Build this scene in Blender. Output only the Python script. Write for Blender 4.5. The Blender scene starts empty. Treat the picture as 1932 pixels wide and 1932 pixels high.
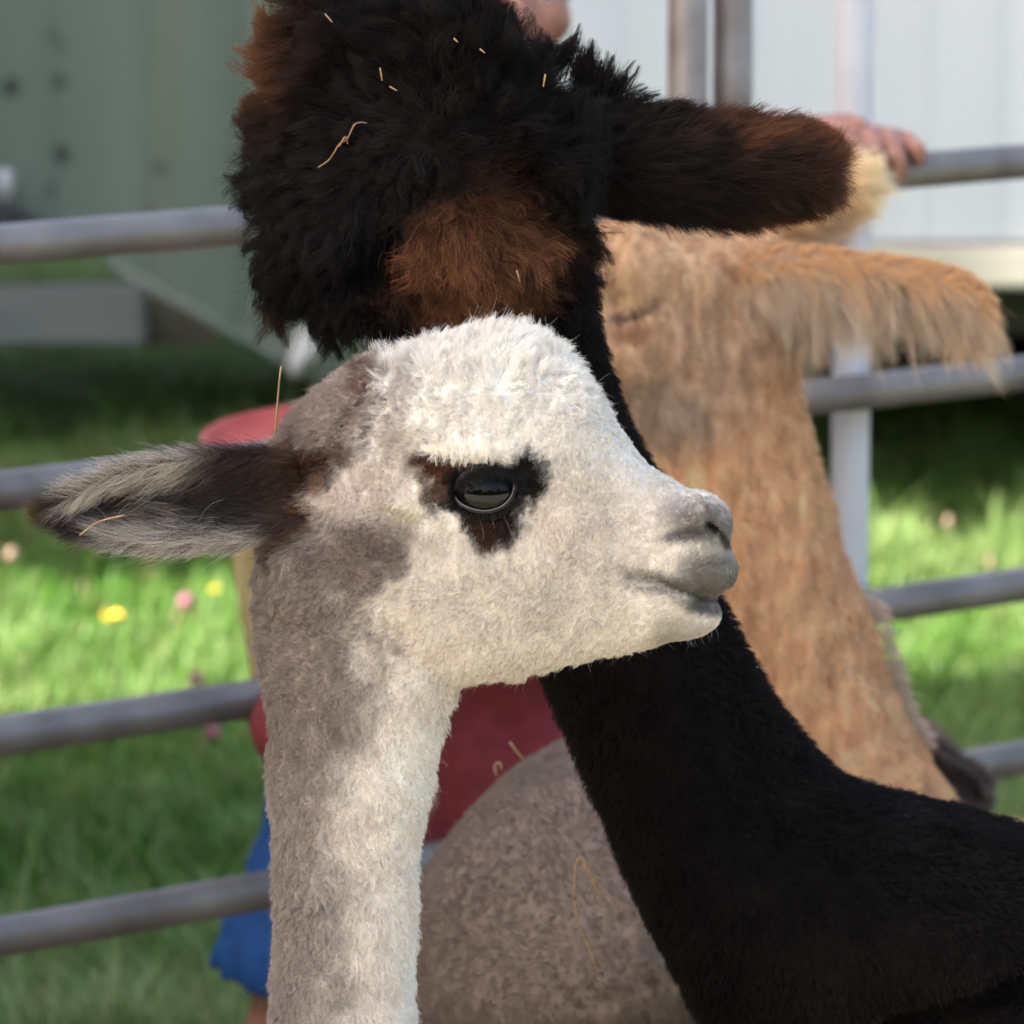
import bpy, bmesh, math, random
import numpy as np
from mathutils import Vector, Matrix, kdtree

random.seed(7)
rng = np.random.default_rng(7)
sc = bpy.context.scene
R = math.radians

# ------------------------------------------------------------------ camera
CAM = np.array([0.0, 0.0, 1.6])
PITCH = R(9.4)
WID = 0.588 / 3.0                       # picture width per metre of depth
K = WID / 1932.0
FWD = np.array([0.0, math.cos(PITCH), -math.sin(PITCH)])
UP = np.array([0.0, math.sin(PITCH), math.cos(PITCH)])
cam_d = bpy.data.cameras.new('camera')
cam = bpy.data.objects.new('camera', cam_d)
sc.collection.objects.link(cam)
cam.location = CAM
cam.rotation_euler = (math.pi / 2 - PITCH, 0, 0)
cam_d.sensor_width = 36.0
cam_d.lens = 36.0 / WID
cam_d.clip_start = 0.1
cam_d.clip_end = 500
cam_d.dof.use_dof = True
cam_d.dof.focus_distance = 3.05
cam_d.dof.aperture_fstop = 12.0
cam_d.dof.aperture_blades = 0
sc.camera = cam

# ------------------------------------------------------------------ light
TO_SUN = np.array([-0.75, -0.19, 0.52])
TO_SUN /= np.linalg.norm(TO_SUN)
world = bpy.data.worlds.new('World')
sc.world = world
world.use_nodes = True
wn = world.node_tree
sky = wn.nodes.new('ShaderNodeTexSky')
sky.sky_type = 'NISHITA'
sky.sun_disc = False
sky.sun_elevation = math.asin(TO_SUN[2])
sky.sun_rotation = math.atan2(TO_SUN[0], TO_SUN[1])
sky.air_density = 1.0
sky.dust_density = 7.0
sky.ozone_density = 0.2
bg = wn.nodes['Background']
bg.inputs['Strength'].default_value = 0.11
wn.links.new(sky.outputs[0], bg.inputs['Color'])
sun_d = bpy.data.lights.new('sun', 'SUN')
sun_d.energy = 5.0
sun_d.angle = R(0.5)
sun_d.color = (1.0, 0.95, 0.86)
sun = bpy.data.objects.new('sun', sun_d)
sc.collection.objects.link(sun)
sun.location = (-6, 2, 8)
sun.rotation_euler = Vector(TO_SUN).to_track_quat('Z', 'Y').to_euler()
sc.view_settings.view_transform = 'Standard'
sc.view_settings.look = 'None'
sc.view_settings.exposure = 2.50
sc.view_settings.gamma = 1.0
sc.view_settings.use_curve_mapping = False
sc.render.engine = 'CYCLES'
sc.cycles.use_denoising = True
sc.cycles.denoiser = 'OPENIMAGEDENOISE'
sc.cycles.denoising_input_passes = 'RGB_ALBEDO_NORMAL'
sc.cycles.denoising_prefilter = 'ACCURATE'
sc.cycles.max_bounces = 10
sc.cycles.diffuse_bounces = 8
sc.cycles.transmission_bounces = 8
sc.cycles.caustics_reflective = False
sc.cycles.caustics_refractive = False
sc.cycles.sample_clamp_indirect = 4.0
sc.cycles.transparent_max_bounces = 8
sc.cycles_curves.shape = 'RIBBONS'
sc.cycles_curves.subdivisions = 2


# ------------------------------------------------------------------ picture point -> place on the vertical plane y = Y
def Q(u, v, Y):
    """the place on the upright plane y = Y that the photograph shows at (u, v) of its 1932 px frame"""
    d = FWD + np.array([1.0, 0, 0]) * (u - 966) * K + UP * (966 - v) * K
    return CAM + d * (Y / d[1])


def uv(p):
    d = p - CAM
    dep = d @ FWD
    return np.stack([966 + d[..., 0] / (K * dep), 966 - (d @ UP) / (K * dep)], -1)


def px(Y):                              # metres per photograph pixel at distance Y
    return K * Y / math.cos(PITCH)


def v_at_z(z, Y):
    return float(uv(np.array([0.0, Y, z]))[1])


# ------------------------------------------------------------------ tags, objects, materials
def tag(o, label=None, cat=None, group=None, kind=None):
    if label: o['label'] = label
    if cat: o['category'] = cat
    if group: o['group'] = group
    if kind: o['kind'] = kind
    return o


def link(name, data, parent=None, base=None):
    o = bpy.data.objects.new(name, data)
    sc.collection.objects.link(o)
    if base is not None:
        o.location = base
    if parent is not None:
        o.parent = parent
        o.matrix_parent_inverse = Matrix.Translation(Vector(parent.location)).inverted()
    return o


def empty(name, loc):
    o = bpy.data.objects.new(name, None)
    sc.collection.objects.link(o)
    o.location = loc
    o.empty_display_size = 0.05
    return o


def mesh_np(name, V, F, mat=None, smooth=True, cols=None):
    """V n x 3, F m x 3 or m x 4"""
    V = np.asarray(V, np.float32); F = np.asarray(F, np.int32)
    me = bpy.data.meshes.new(name)
    me.vertices.add(len(V)); me.vertices.foreach_set('co', V.ravel())
    k = F.shape[1]
    me.loops.add(F.size); me.loops.foreach_set('vertex_index', F.ravel())
    me.polygons.add(len(F)); me.polygons.foreach_set('loop_start', np.arange(0, F.size, k, dtype=np.int32))
    me.polygons.foreach_set('loop_total', np.full(len(F), k, np.int32))
    me.polygons.foreach_set('use_smooth', np.full(len(F), smooth))
    me.update(calc_edges=True)
    if cols is not None:
        a = me.attributes.new('col', 'FLOAT_COLOR', 'POINT')
        a.data.foreach_set('color', np.concatenate([cols, np.ones((len(cols), 1))], 1).astype(np.float32).ravel())
    if mat: me.materials.append(mat)
    return me


def nodes(name):
    m = bpy.data.materials.new(name)
    m.use_nodes = True
    nt = m.node_tree
    return m, nt, nt.nodes['Principled BSDF']


def noise_mat(name, c1, c2, scale=8.0, rough=0.6, metal=0.0, bump=0.0, detail=4.0, stretch=(1, 1, 1), spec=0.5, obj_coords=True, lo=0.35, hi=0.65):
    m, nt, b = nodes(name)
    tc = nt.nodes.new('ShaderNodeTexCoord')
    mp = nt.nodes.new('ShaderNodeMapping'); mp.inputs['Scale'].default_value = stretch
    n = nt.nodes.new('ShaderNodeTexNoise'); n.inputs['Scale'].default_value = scale; n.inputs['Detail'].default_value = detail
    cr = nt.nodes.new('ShaderNodeValToRGB')
    cr.color_ramp.elements[0].color = (*c1, 1); cr.color_ramp.elements[1].color = (*c2, 1)
    cr.color_ramp.elements[0].position = lo; cr.color_ramp.elements[1].position = hi
    nt.links.new(tc.outputs['Object'], mp.inputs[0]); nt.links.new(mp.outputs[0], n.inputs['Vector'])
    nt.links.new(n.outputs['Fac'], cr.inputs[0]); nt.links.new(cr.outputs[0], b.inputs['Base Color'])
    b.inputs['Roughness'].default_value = rough; b.inputs['Metallic'].default_value = metal
    b.inputs['Specular IOR Level'].default_value = spec
    if bump:
        bp = nt.nodes.new('ShaderNodeBump'); bp.inputs['Strength'].default_value = bump; bp.inputs['Distance'].default_value = 0.01
        nt.links.new(n.outputs['Fac'], bp.inputs['Height']); nt.links.new(bp.outputs[0], b.inputs['Normal'])
    return m


def attr_mat(name, rough=0.9, spec=0.1, translucent=0.0, sheen=0.0):
    m, nt, b = nodes(name)
    a = nt.nodes.new('ShaderNodeAttribute'); a.attribute_name = 'col'
    nt.links.new(a.outputs['Color'], b.inputs['Base Color'])
    b.inputs['Roughness'].default_value = rough
    b.inputs['Specular IOR Level'].default_value = spec
    if translucent:
        t = nt.nodes.new('ShaderNodeBsdfTranslucent'); mx = nt.nodes.new('ShaderNodeMixShader')
        nt.links.new(a.outputs['Color'], t.inputs['Color'])
        mx.inputs[0].default_value = translucent
        nt.links.new(b.outputs[0], mx.inputs[1]); nt.links.new(t.outputs[0], mx.inputs[2])
        nt.links.new(mx.outputs[0], nt.nodes['Material Output'].inputs['Surface'])
    return m


M_fur = attr_mat('fleece_fibre', 0.75, 0.12, 0.3)
M_furdark = attr_mat('dark_fibre', 0.6, 0.10, 0.1)
M_hide = attr_mat('hide', 0.9, 0.05)
M_steel = noise_mat('galvanised_tube', (0.115, 0.105, 0.098), (0.235, 0.22, 0.205), 13, 0.46, 0.3, 0.08, detail=8, lo=0.3, hi=0.7, spec=0.5)
M_post = noise_mat('weathered_tube', (0.15, 0.12, 0.10), (0.27, 0.25, 0.24), 14, 0.5, 0.35, 0.1)
M_whitepole = noise_mat('white_coated_pole', (0.54, 0.56, 0.60), (0.62, 0.64, 0.67), 12, 0.65, spec=0.25)
M_skin = noise_mat('skin', (0.30, 0.135, 0.095), (0.42, 0.205, 0.145), 40, 0.5, bump=0.05)
M_skin.node_tree.nodes['Principled BSDF'].inputs['Subsurface Weight'].default_value = 0.15
M_skin.node_tree.nodes['Principled BSDF'].inputs['Subsurface Radius'].default_value = (0.012, 0.004, 0.002)
M_straw = noise_mat('straw', (0.21, 0.135, 0.066), (0.35, 0.24, 0.13), 200, 0.7)
M_twig = noise_mat('brown_twig', (0.13, 0.065, 0.035), (0.24, 0.13, 0.07), 150, 0.8)


# ------------------------------------------------------------------ noise
def _hash(ix, iy, iz, seed):
    h = (ix * 374761393 + iy * 668265263 + iz * 2147483647 + seed * 1274126177) & 0xFFFFFFFF
    h = ((h ^ (h >> 13)) * 1274126177) & 0xFFFFFFFF
    h = ((h ^ (h >> 16)) * 2246822519) & 0xFFFFFFFF
    return ((h ^ (h >> 15)) & 0xFFFF) / 32767.5 - 1.0


def vnoise(p, seed=0):
    """value noise, -1..1, p n x 3"""
    f = np.floor(p).astype(np.int64); t = p - f
    t = t * t * t * (t * (t * 6 - 15) + 10)
    out = 0
    for dx in (0, 1):
        wx = t[:, 0] if dx else 1 - t[:, 0]
        for dy in (0, 1):
            wy = t[:, 1] if dy else 1 - t[:, 1]
            for dz in (0, 1):
                wz = t[:, 2] if dz else 1 - t[:, 2]
                out = out + wx * wy * wz * _hash(f[:, 0] + dx, f[:, 1] + dy, f[:, 2] + dz, seed)
    return out


def fbm(p, oct=3, seed=0):
    a, s, out = 1.0, 1.0, 0
    for i in range(oct):
        out = out + a * vnoise(p * s + i * 17.3, seed + i * 31)
        a *= 0.5; s *= 2.03
    return out


def vnoise3(p, seed=0):
    return np.stack([vnoise(p, seed), vnoise(p + 53.1, seed + 7), vnoise(p + 91.7, seed + 13)], 1)


def sstep(a, b, x):
    t = np.clip((x - a) / (b - a), 0, 1)
    return t * t * (3 - 2 * t)


def unit(a):
    return a / np.maximum(np.linalg.norm(a, axis=-1, keepdims=True), 1e-9)


# ------------------------------------------------------------------ closed shapes (world coordinates): lofts, ellipsoids, tubes
def smooth_rows(rows, m):
    """Catmull-Rom through the rows, m samples"""
    rows = np.asarray(rows, float); n = len(rows)
    ext = np.vstack([2 * rows[0] - rows[1], rows, 2 * rows[-1] - rows[-2]])
    out = []
    for s in np.linspace(0, n - 1, m):
        i = min(int(s), n - 2); t = s - i
        p0, p1, p2, p3 = ext[i], ext[i + 1], ext[i + 2], ext[i + 3]
        out.append(0.5 * ((2 * p1) + (-p0 + p2) * t + (2 * p0 - 5 * p1 + 4 * p2 - p3) * t * t + (-p0 + 3 * p1 - 3 * p2 + p3) * t ** 3))
    return np.array(out)


def grid_shape(rings):
    """closed surface from m rings of n points, ends closed with a fan (quads with a repeated centre are split into tris)"""
    m, n = rings.shape[:2]
    V = np.vstack([rings.reshape(-1, 3), rings[0].mean(0), rings[-1].mean(0)])
    i = np.arange(m - 1)[:, None] * n; j = np.arange(n)[None, :]; j2 = (j + 1) % n
    a = (i + j).ravel(); b = (i + j2).ravel(); c = (i + n + j2).ravel(); d = (i + n + j).ravel()
    T = np.vstack([np.stack([a, b, c], 1), np.stack([a, c, d], 1)])
    j = np.arange(n); j2 = (j + 1) % n
    T = np.vstack([T, np.stack([np.full(n, m * n), j2, j], 1), np.stack([np.full(n, m * n + 1), (m - 1) * n + j, (m - 1) * n + j2], 1)])
    return V, T


def loft(st, Y, m=60, n=40, power=2.2):
    """stations: (top u, top v, bottom u, bottom v, half width m, taper, depth shift m) seen on the plane y = Y"""
    st = [list(s) + [0.0] * (7 - len(s)) for s in st]
    st = smooth_rows(st, m)
    th = np.linspace(0, 2 * math.pi, n, endpoint=False)
    ct = np.sign(np.cos(th)) * np.abs(np.cos(th)) ** (2 / power); sn = np.sign(np.sin(th)) * np.abs(np.sin(th)) ** (2 / power)
    rings = []
    for s in st:
        a = Q(s[0], s[1], Y); b = Q(s[2], s[3], Y)
        c = (a + b) / 2; e = (a - b) / 2
        r = c[None] + ct[:, None] * e[None]
        r[:, 1] += s[6] + sn * max(s[4], 1e-4) * (1 + s[5] * ct)
        rings.append(r)
    return grid_shape(np.array(rings))


def ell(u, v, Y, ru, rv, rw, rot=0.0, dy=0.0, n=28):
    c = Q(u, v, Y) + np.array([0, dy, 0]); s = px(Y)
    th = np.linspace(0.02, math.pi - 0.02, n); ph = np.linspace(0, 2 * math.pi, 2 * n, endpoint=False)
    x = np.sin(th)[:, None] * np.cos(ph)[None] * ru * s
    y = np.sin(th)[:, None] * np.sin(ph)[None] * rw
    z = np.cos(th)[:, None] * np.ones_like(ph)[None] * rv * s
    cr, sr = math.cos(rot), math.sin(rot)
    return grid_shape(np.stack([c[0] + x * cr - z * sr, c[1] + y, c[2] + x * sr + z * cr], -1))


def tube(pts, radii, n=12, m=None):
    """closed tube along world points"""
    pts = np.asarray(pts, float); radii = np.broadcast_to(np.asarray(radii, float), (len(pts),))
    if m:
        q = smooth_rows(np.column_stack([pts, radii]), m); pts, radii = q[:, :3], np.maximum(q[:, 3], 1e-5)
    t = unit(np.gradient(pts, axis=0))
    ref = np.array([0, 0, 1.0]) if abs(t[0][2]) < 0.9 else np.array([1.0, 0, 0])
    rings = []
    nrm = unit(ref - t[0] * (ref @ t[0]))
    th = np.linspace(0, 2 * math.pi, n, endpoint=False)
    for i in range(len(pts)):
        nrm = unit(nrm - t[i] * (nrm @ t[i])); bn = np.cross(t[i], nrm)
        rings.append(pts[i] + radii[i] * (np.cos(th)[:, None] * nrm + np.sin(th)[:, None] * bn))
    return grid_shape(np.array(rings))


def limb(a, b, ra, rb, n=16):
    """tapered capsule"""
    a = np.asarray(a, float); b = np.asarray(b, float); d = b - a; L = np.linalg.norm(d); d = d / L
    P, rr = [], []
    for k in np.linspace(-90, 0, 6): P.append(a + d * ra * math.sin(R(k))); rr.append(max(ra * math.cos(R(k)), ra * 0.03))
    for k in np.linspace(0, 90, 6): P.append(b + d * rb * math.sin(R(k))); rr.append(max(rb * math.cos(R(k)), rb * 0.03))
    return tube(P, rr, n)


def join(shapes):
    Vs, Fs, o = [], [], 0
    for V, F in shapes:
        Vs.append(V); Fs.append(F + o); o += len(V)
    return np.vstack(Vs), np.vstack(Fs)


def remesh(shapes, voxel, smooth=4):
    """one continuous closed skin round all the shapes -> V, quads"""
    V, F = join(shapes)
    me = mesh_np('tmp', V, F)
    bm = bmesh.new(); bm.from_mesh(me); bmesh.ops.recalc_face_normals(bm, faces=bm.faces); bm.to_mesh(me); bm.free()
    o = bpy.data.objects.new('tmp', me); sc.collection.objects.link(o)
    md = o.modifiers.new('r', 'REMESH'); md.mode = 'VOXEL'; md.voxel_size = voxel; md.adaptivity = 0
    dg = bpy.context.evaluated_depsgraph_get(); dg.update()
    ev = o.evaluated_get(dg); em = ev.to_mesh()
    nv = len(em.vertices); V = np.empty(nv * 3, np.float32); em.vertices.foreach_get('co', V); V = V.reshape(-1, 3).astype(float)
    nl = len(em.loops); L = np.empty(nl, np.int32); em.loops.foreach_get('vertex_index', L)
    F = L.reshape(-1, 4)
    ne = len(em.edges); E = np.empty(ne * 2, np.int32); em.edges.foreach_get('vertices', E); E = E.reshape(-1, 2)
    ev.to_mesh_clear(); bpy.data.objects.remove(o); bpy.data.meshes.remove(me)
    V = relax(V, E, smooth)
    return V, F, E


def relax(V, E, it, lam=0.6, mask=None):
    deg = np.bincount(E.ravel(), minlength=len(V)).astype(float)
    for _ in range(it):
        S = np.zeros_like(V)
        for k in range(3):
            S[:, k] = np.bincount(E[:, 0], V[E[:, 1], k], len(V)) + np.bincount(E[:, 1], V[E[:, 0], k], len(V))
        d = S / np.maximum(deg, 1)[:, None] - V
        V = V + lam * d * (1 if mask is None else mask[:, None])
    return V


def vnormals(V, F):
    if F.shape[1] == 4:
        fn = np.cross(V[F[:, 2]] - V[F[:, 0]], V[F[:, 3]] - V[F[:, 1]])
    else:
        fn = np.cross(V[F[:, 1]] - V[F[:, 0]], V[F[:, 2]] - V[F[:, 0]])
    N = np.zeros_like(V)
    for k in range(F.shape[1]):
        for c in range(3):
            N[:, c] += np.bincount(F[:, k], fn[:, c], len(V))
    return unit(N)


# ------------------------------------------------------------------ hair
def scatter(V, F, N, n, weight=None):
    """n random places on the surface -> points, normals"""
    if F.shape[1] == 4:
        T = np.vstack([F[:, [0, 1, 2]], F[:, [0, 2, 3]]])
    else:
        T = F
    a, b, c = V[T[:, 0]], V[T[:, 1]], V[T[:, 2]]
    ar = np.linalg.norm(np.cross(b - a, c - a), axis=1)
    if weight is not None:
        ar = ar * weight[T].mean(1)
    cs = np.cumsum(ar); cs /= cs[-1]
    f = np.searchsorted(cs, rng.random(n))
    f = np.minimum(f, len(T) - 1)
    r1 = np.sqrt(rng.random(n)); r2 = rng.random(n)
    w = np.stack([1 - r1, r1 * (1 - r2), r1 * r2], 1)
    P = (V[T[f]] * w[:, :, None]).sum(1); NN = unit((N[T[f]] * w[:, :, None]).sum(1))
    return P, NN


def view_weight(V, N, back=0.2, out=0.12):
    """hair density: full where the picture looks, thinner behind and beyond the frame"""
    d = unit(CAM - V); w = np.where((N * d).sum(1) > -0.35, 1.0, back)
    q = uv(V)
    far = (q[:, 0] < -150) | (q[:, 0] > 2100) | (q[:, 1] > 2120) | (q[:, 1] < -300)
    return np.where(far, np.minimum(w, out), w)


def wloc(o):
    p = np.zeros(3)
    while o is not None:
        p += np.array(o.location); o = o.parent
    return p


def strands(name, parent, P, N, L, groom, lift=0.6, jit=0.25, root=None, tip=None, rad=1.2e-4, k=5, clump=0, pull=0.6, curl=0.0, curlf=1.5, droop=0.0, mat=None, bend=0.6, tip_r=0.25):
    n = len(P)
    L = np.broadcast_to(np.asarray(L, float), (n,)) * rng.uniform(0.7, 1.2, n)
    lift = np.broadcast_to(np.asarray(lift, float), (n,))[:, None]
    g = unit(groom - N * (groom * N).sum(1, keepdims=True) * 0.85)
    d0 = unit(N * lift + g * (1 - lift) + rng.normal(0, 1, (n, 3)) * jit)
    d1 = unit(d0 * (1 - bend) + g * bend + np.array([0, 0, -1.0]) * droop + rng.normal(0, 1, (n, 3)) * jit * 0.6)
    ts = np.linspace(0, 1, k)
    pts = np.empty((n, k, 3)); pts[:, 0] = P - N * 0.0008
    cur = pts[:, 0].copy()
    for i in range(1, k):
        t = (ts[i] + ts[i - 1]) / 2
        cur = cur + unit(d0 * (1 - t) + d1 * t) * (L / (k - 1))[:, None]
        pts[:, i] = cur
    side = unit(np.cross(d0, N + 0.3 * rng.normal(0, 1, (n, 3))))
    side2 = unit(np.cross(d0, side))
    ph = rng.random(n) * 6.28
    clump = min(clump, n // 3)
    if clump:
        ids = rng.choice(n, clump, replace=False)
        kd = kdtree.KDTree(clump)
        for j, i in enumerate(ids): kd.insert(P[i], j)
        kd.balance()
        near = np.fromiter((kd.find(q)[1] for q in P), np.int64, n)
        c = ids[near]
        ph = ph[c] + rng.normal(0, 0.5, n)
        m = (pull * ts ** 0.8)[None, :, None] * rng.uniform(0.6, 1.15, n)[:, None, None]
        m = np.minimum(m, 0.97)
        cp = pts[c]
        # each lock follows its own leading strand, scaled to this strand's length
        pts = pts * (1 - m) + cp * m
        side = side[c]; side2 = side2[c]
    if curl:
        amp = np.broadcast_to(np.asarray(curl, float), (n,))[:, None, None] * ts[None, :, None]
        ang = (2 * math.pi * curlf * ts)[None, :] + ph[:, None]
        pts = pts + amp * (np.sin(ang)[..., None] * side[:, None] + np.cos(ang)[..., None] * side2[:, None])
    hc = bpy.data.hair_curves.new(name)
    hc.add_curves([k] * n)
    base = wloc(parent)
    hc.position_data.foreach_set('vector', (pts - base).astype(np.float32).ravel())
    rr = np.broadcast_to(np.asarray(rad, float), (n,))[:, None] * (1 - (1 - tip_r) * ts[None, :] ** 1.5)
    a = hc.attributes.get('radius') or hc.attributes.new('radius', 'FLOAT', 'POINT')
    a.data.foreach_set('value', rr.astype(np.float32).ravel())
    if tip is None: tip = root
    cc = root[:, None] * (1 - ts[None, :, None]) + tip[:, None] * ts[None, :, None]
    cc = np.concatenate([cc, np.ones((n, k, 1))], 2)
    a = hc.attributes.new('col', 'FLOAT_COLOR', 'POINT')
    a.data.foreach_set('color', cc.astype(np.float32).ravel())
    hc.materials.append(mat or M_fur)
    o = bpy.data.objects.new(name, hc)
    sc.collection.objects.link(o)
    if parent is not None: o.parent = parent
    return o


def child_mesh(name, V, F, parent, mat, cols=None, smooth=True):
    base = wloc(parent)
    o = bpy.data.objects.new(name, mesh_np(name, np.asarray(V) - base, F, mat, smooth, cols))
    sc.collection.objects.link(o); o.parent = parent
    return o


def top_mesh(name, V, F, base, mat, cols=None, smooth=True):
    o = bpy.data.objects.new(name, mesh_np(name, np.asarray(V) - np.asarray(base), F, mat, smooth, cols))
    sc.collection.objects.link(o); o.location = base
    return o


def box(x0, x1, y0, y1, z0, z1, bev=0.0):
    bm = bmesh.new(); bmesh.ops.create_cube(bm, size=1)
    for v in bm.verts:
        v.co = Vector(((x0 + x1) / 2 + v.co.x * (x1 - x0), (y0 + y1) / 2 + v.co.y * (y1 - y0), (z0 + z1) / 2 + v.co.z * (z1 - z0)))
    if bev: bmesh.ops.bevel(bm, geom=bm.edges[:], offset=bev, segments=2, affect='EDGES')
    bmesh.ops.triangulate(bm, faces=bm.faces)
    V = np.array([v.co for v in bm.verts]); bm.verts.index_update()
    F = np.array([[v.index for v in f.verts] for f in bm.faces]); bm.free()
    return V, F


def prism(poly, y0, y1):
    """polygon in x-z carried from y0 to y1"""
    bm = bmesh.new()
    a = [bm.verts.new((p[0], y0, p[1])) for p in poly]; b = [bm.verts.new((p[0], y1, p[1])) for p in poly]
    bm.faces.new(a); bm.faces.new(b[::-1])
    n = len(poly)
    for i in range(n): bm.faces.new((a[i], b[i], b[(i + 1) % n], a[(i + 1) % n]))
    bmesh.ops.recalc_face_normals(bm, faces=bm.faces); bmesh.ops.triangulate(bm, faces=bm.faces)
    bm.verts.index_update()
    V = np.array([v.co for v in bm.verts]); F = np.array([[v.index for v in f.verts] for f in bm.faces]); bm.free()
    return V, F



# ================================================================== SETTING
M_soil = noise_mat('turf_soil', (0.020, 0.040, 0.010), (0.045, 0.075, 0.020), 3.0, 0.95, bump=0.3)
gv, gf = [], []
xs = np.linspace(-60, 60, 61); ys = np.linspace(-25, 95, 61)
gx, gy = np.meshgrid(xs, ys)
V = np.stack([gx.ravel(), gy.ravel(), np.zeros(gx.size)], 1)
i = np.arange(60)[:, None] * 61 + np.arange(60)[None]
F = np.stack([i, i + 1, i + 62, i + 61], -1).reshape(-1, 4)
ground = top_mesh('ground', V, F, (0, 0, 0), M_soil)
tag(ground, 'green field of mown meadow grass under the pen and the trailers', 'ground', kind='structure')

# unseen straw floor and pale gravel, added to bounce warm light onto the animals
M_trod = noise_mat('bounce_straw_turf', (0.16, 0.14, 0.075), (0.34, 0.27, 0.16), 5.0, 0.95, bump=0.4, detail=8)
def sheet(name, x0, x1, y0, y1, z, mat, label, cat):
    nx, ny = 24, 24
    gx, gy = np.meshgrid(np.linspace(x0, x1, nx + 1), np.linspace(y0, y1, ny + 1))
    V = np.stack([gx.ravel(), gy.ravel() + 0.12 * np.sin(gx.ravel() * 1.7) * (gy.ravel() > y1 - 0.01), np.full(gx.size, z)], 1)
    i = np.arange(ny)[:, None] * (nx + 1) + np.arange(nx)[None]
    o = top_mesh(name, V, np.stack([i, i + 1, i + nx + 2, i + nx + 1], -1).reshape(-1, 4), (0, 0, 0), mat)
    tag(o, label, cat, kind='structure')
sheet('bounce_floor', -3.2, 5.0, 0.75, 5.25, 0.004, M_trod, 'unseen straw-coloured pen floor added to bounce warm light upwards', 'ground')
M_bounce = noise_mat('bounce_gravel', (0.31, 0.29, 0.26), (0.46, 0.435, 0.39), 9.0, 0.95, bump=0.5, detail=8)
sheet('bounce_track', -12.0, 14.0, -9.0, 0.70, 0.004, M_bounce, 'unseen pale gravel strip added before the pen to bounce light onto the animals', 'bounce_track')

# grass blades
def blades(n, x0, x1, y0, y1, wedge=None):
    x = rng.uniform(x0, x1, n); y = rng.uniform(y0, y1, n)
    if wedge is not None:
        k = np.abs(x) < wedge * y + 0.35
        x, y = x[k], y[k]
    return np.stack([x, y, np.zeros(len(x))], 1)

pos = np.vstack([blades(330000, -2.2, 2.2, 5.4, 14.5, 0.115), blades(7000, -2.5, 2.5, 1.2, 5.6), blades(150000, -5.5, 5.5, 5.3, 13.0)])
n = len(pos)
patch = fbm(np.column_stack([pos[:, :2] * 1.6, np.zeros(n)]), 3, 5)
fine = fbm(np.column_stack([pos[:, :2] * 9, np.zeros(n)]), 2, 11)
h = np.clip(0.075 + 0.035 * patch + 0.03 * fine + rng.normal(0, 0.018, n), 0.025, 0.24)
tall = rng.random(n) < 0.012
h[tall] *= 1.9
az = rng.random(n) * 6.283
lean = rng.uniform(0.15, 0.95, n) * h
wd = rng.uniform(0.0016, 0.0034, n) * (1 + (pos[:, 1] > 9) * 0.4)
dirv = np.stack([np.cos(az), np.sin(az), np.zeros(n)], 1)
sidev = np.stack([-np.sin(az), np.cos(az), np.zeros(n)], 1)
b0 = pos - sidev * wd[:, None]; b1 = pos + sidev * wd[:, None]
mid = pos + dirv * (lean * 0.35)[:, None] + np.array([0, 0, 1.0]) * (h * 0.6)[:, None]
m0 = mid - sidev * (wd * 0.8)[:, None]; m1 = mid + sidev * (wd * 0.8)[:, None]
tp = pos + dirv * lean[:, None] + np.array([0, 0, 1.0]) * (h * rng.uniform(0.8, 1.0, n))[:, None]
V = np.stack([b0, b1, m1, m0, tp], 1).reshape(-1, 3)
o5 = np.arange(n)[:, None] * 5
F = np.concatenate([o5 + [0, 1, 2], o5 + [0, 2, 3], o5 + [3, 2, 4]], 1).reshape(-1, 3)
mix = np.clip(0.5 + 0.4 * patch + rng.normal(0, 0.28, n), 0, 1)[:, None]
col = np.array([0.064, 0.170, 0.012]) * (1 - mix) + np.array([0.245, 0.325, 0.120]) * mix
dry = rng.random(n) < 0.05
col[dry] = np.array([0.26, 0.23, 0.11])
col = np.repeat(col, 5, 0)
M_grass = attr_mat('grass_blade', 0.55, 0.35, 0.35)
g = top_mesh('grass', V, F, (0, 0, 0), M_grass, col, smooth=False)
tag(g, 'short green meadow grass growing over the field behind the pen', 'grass', kind='stuff')


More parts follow.
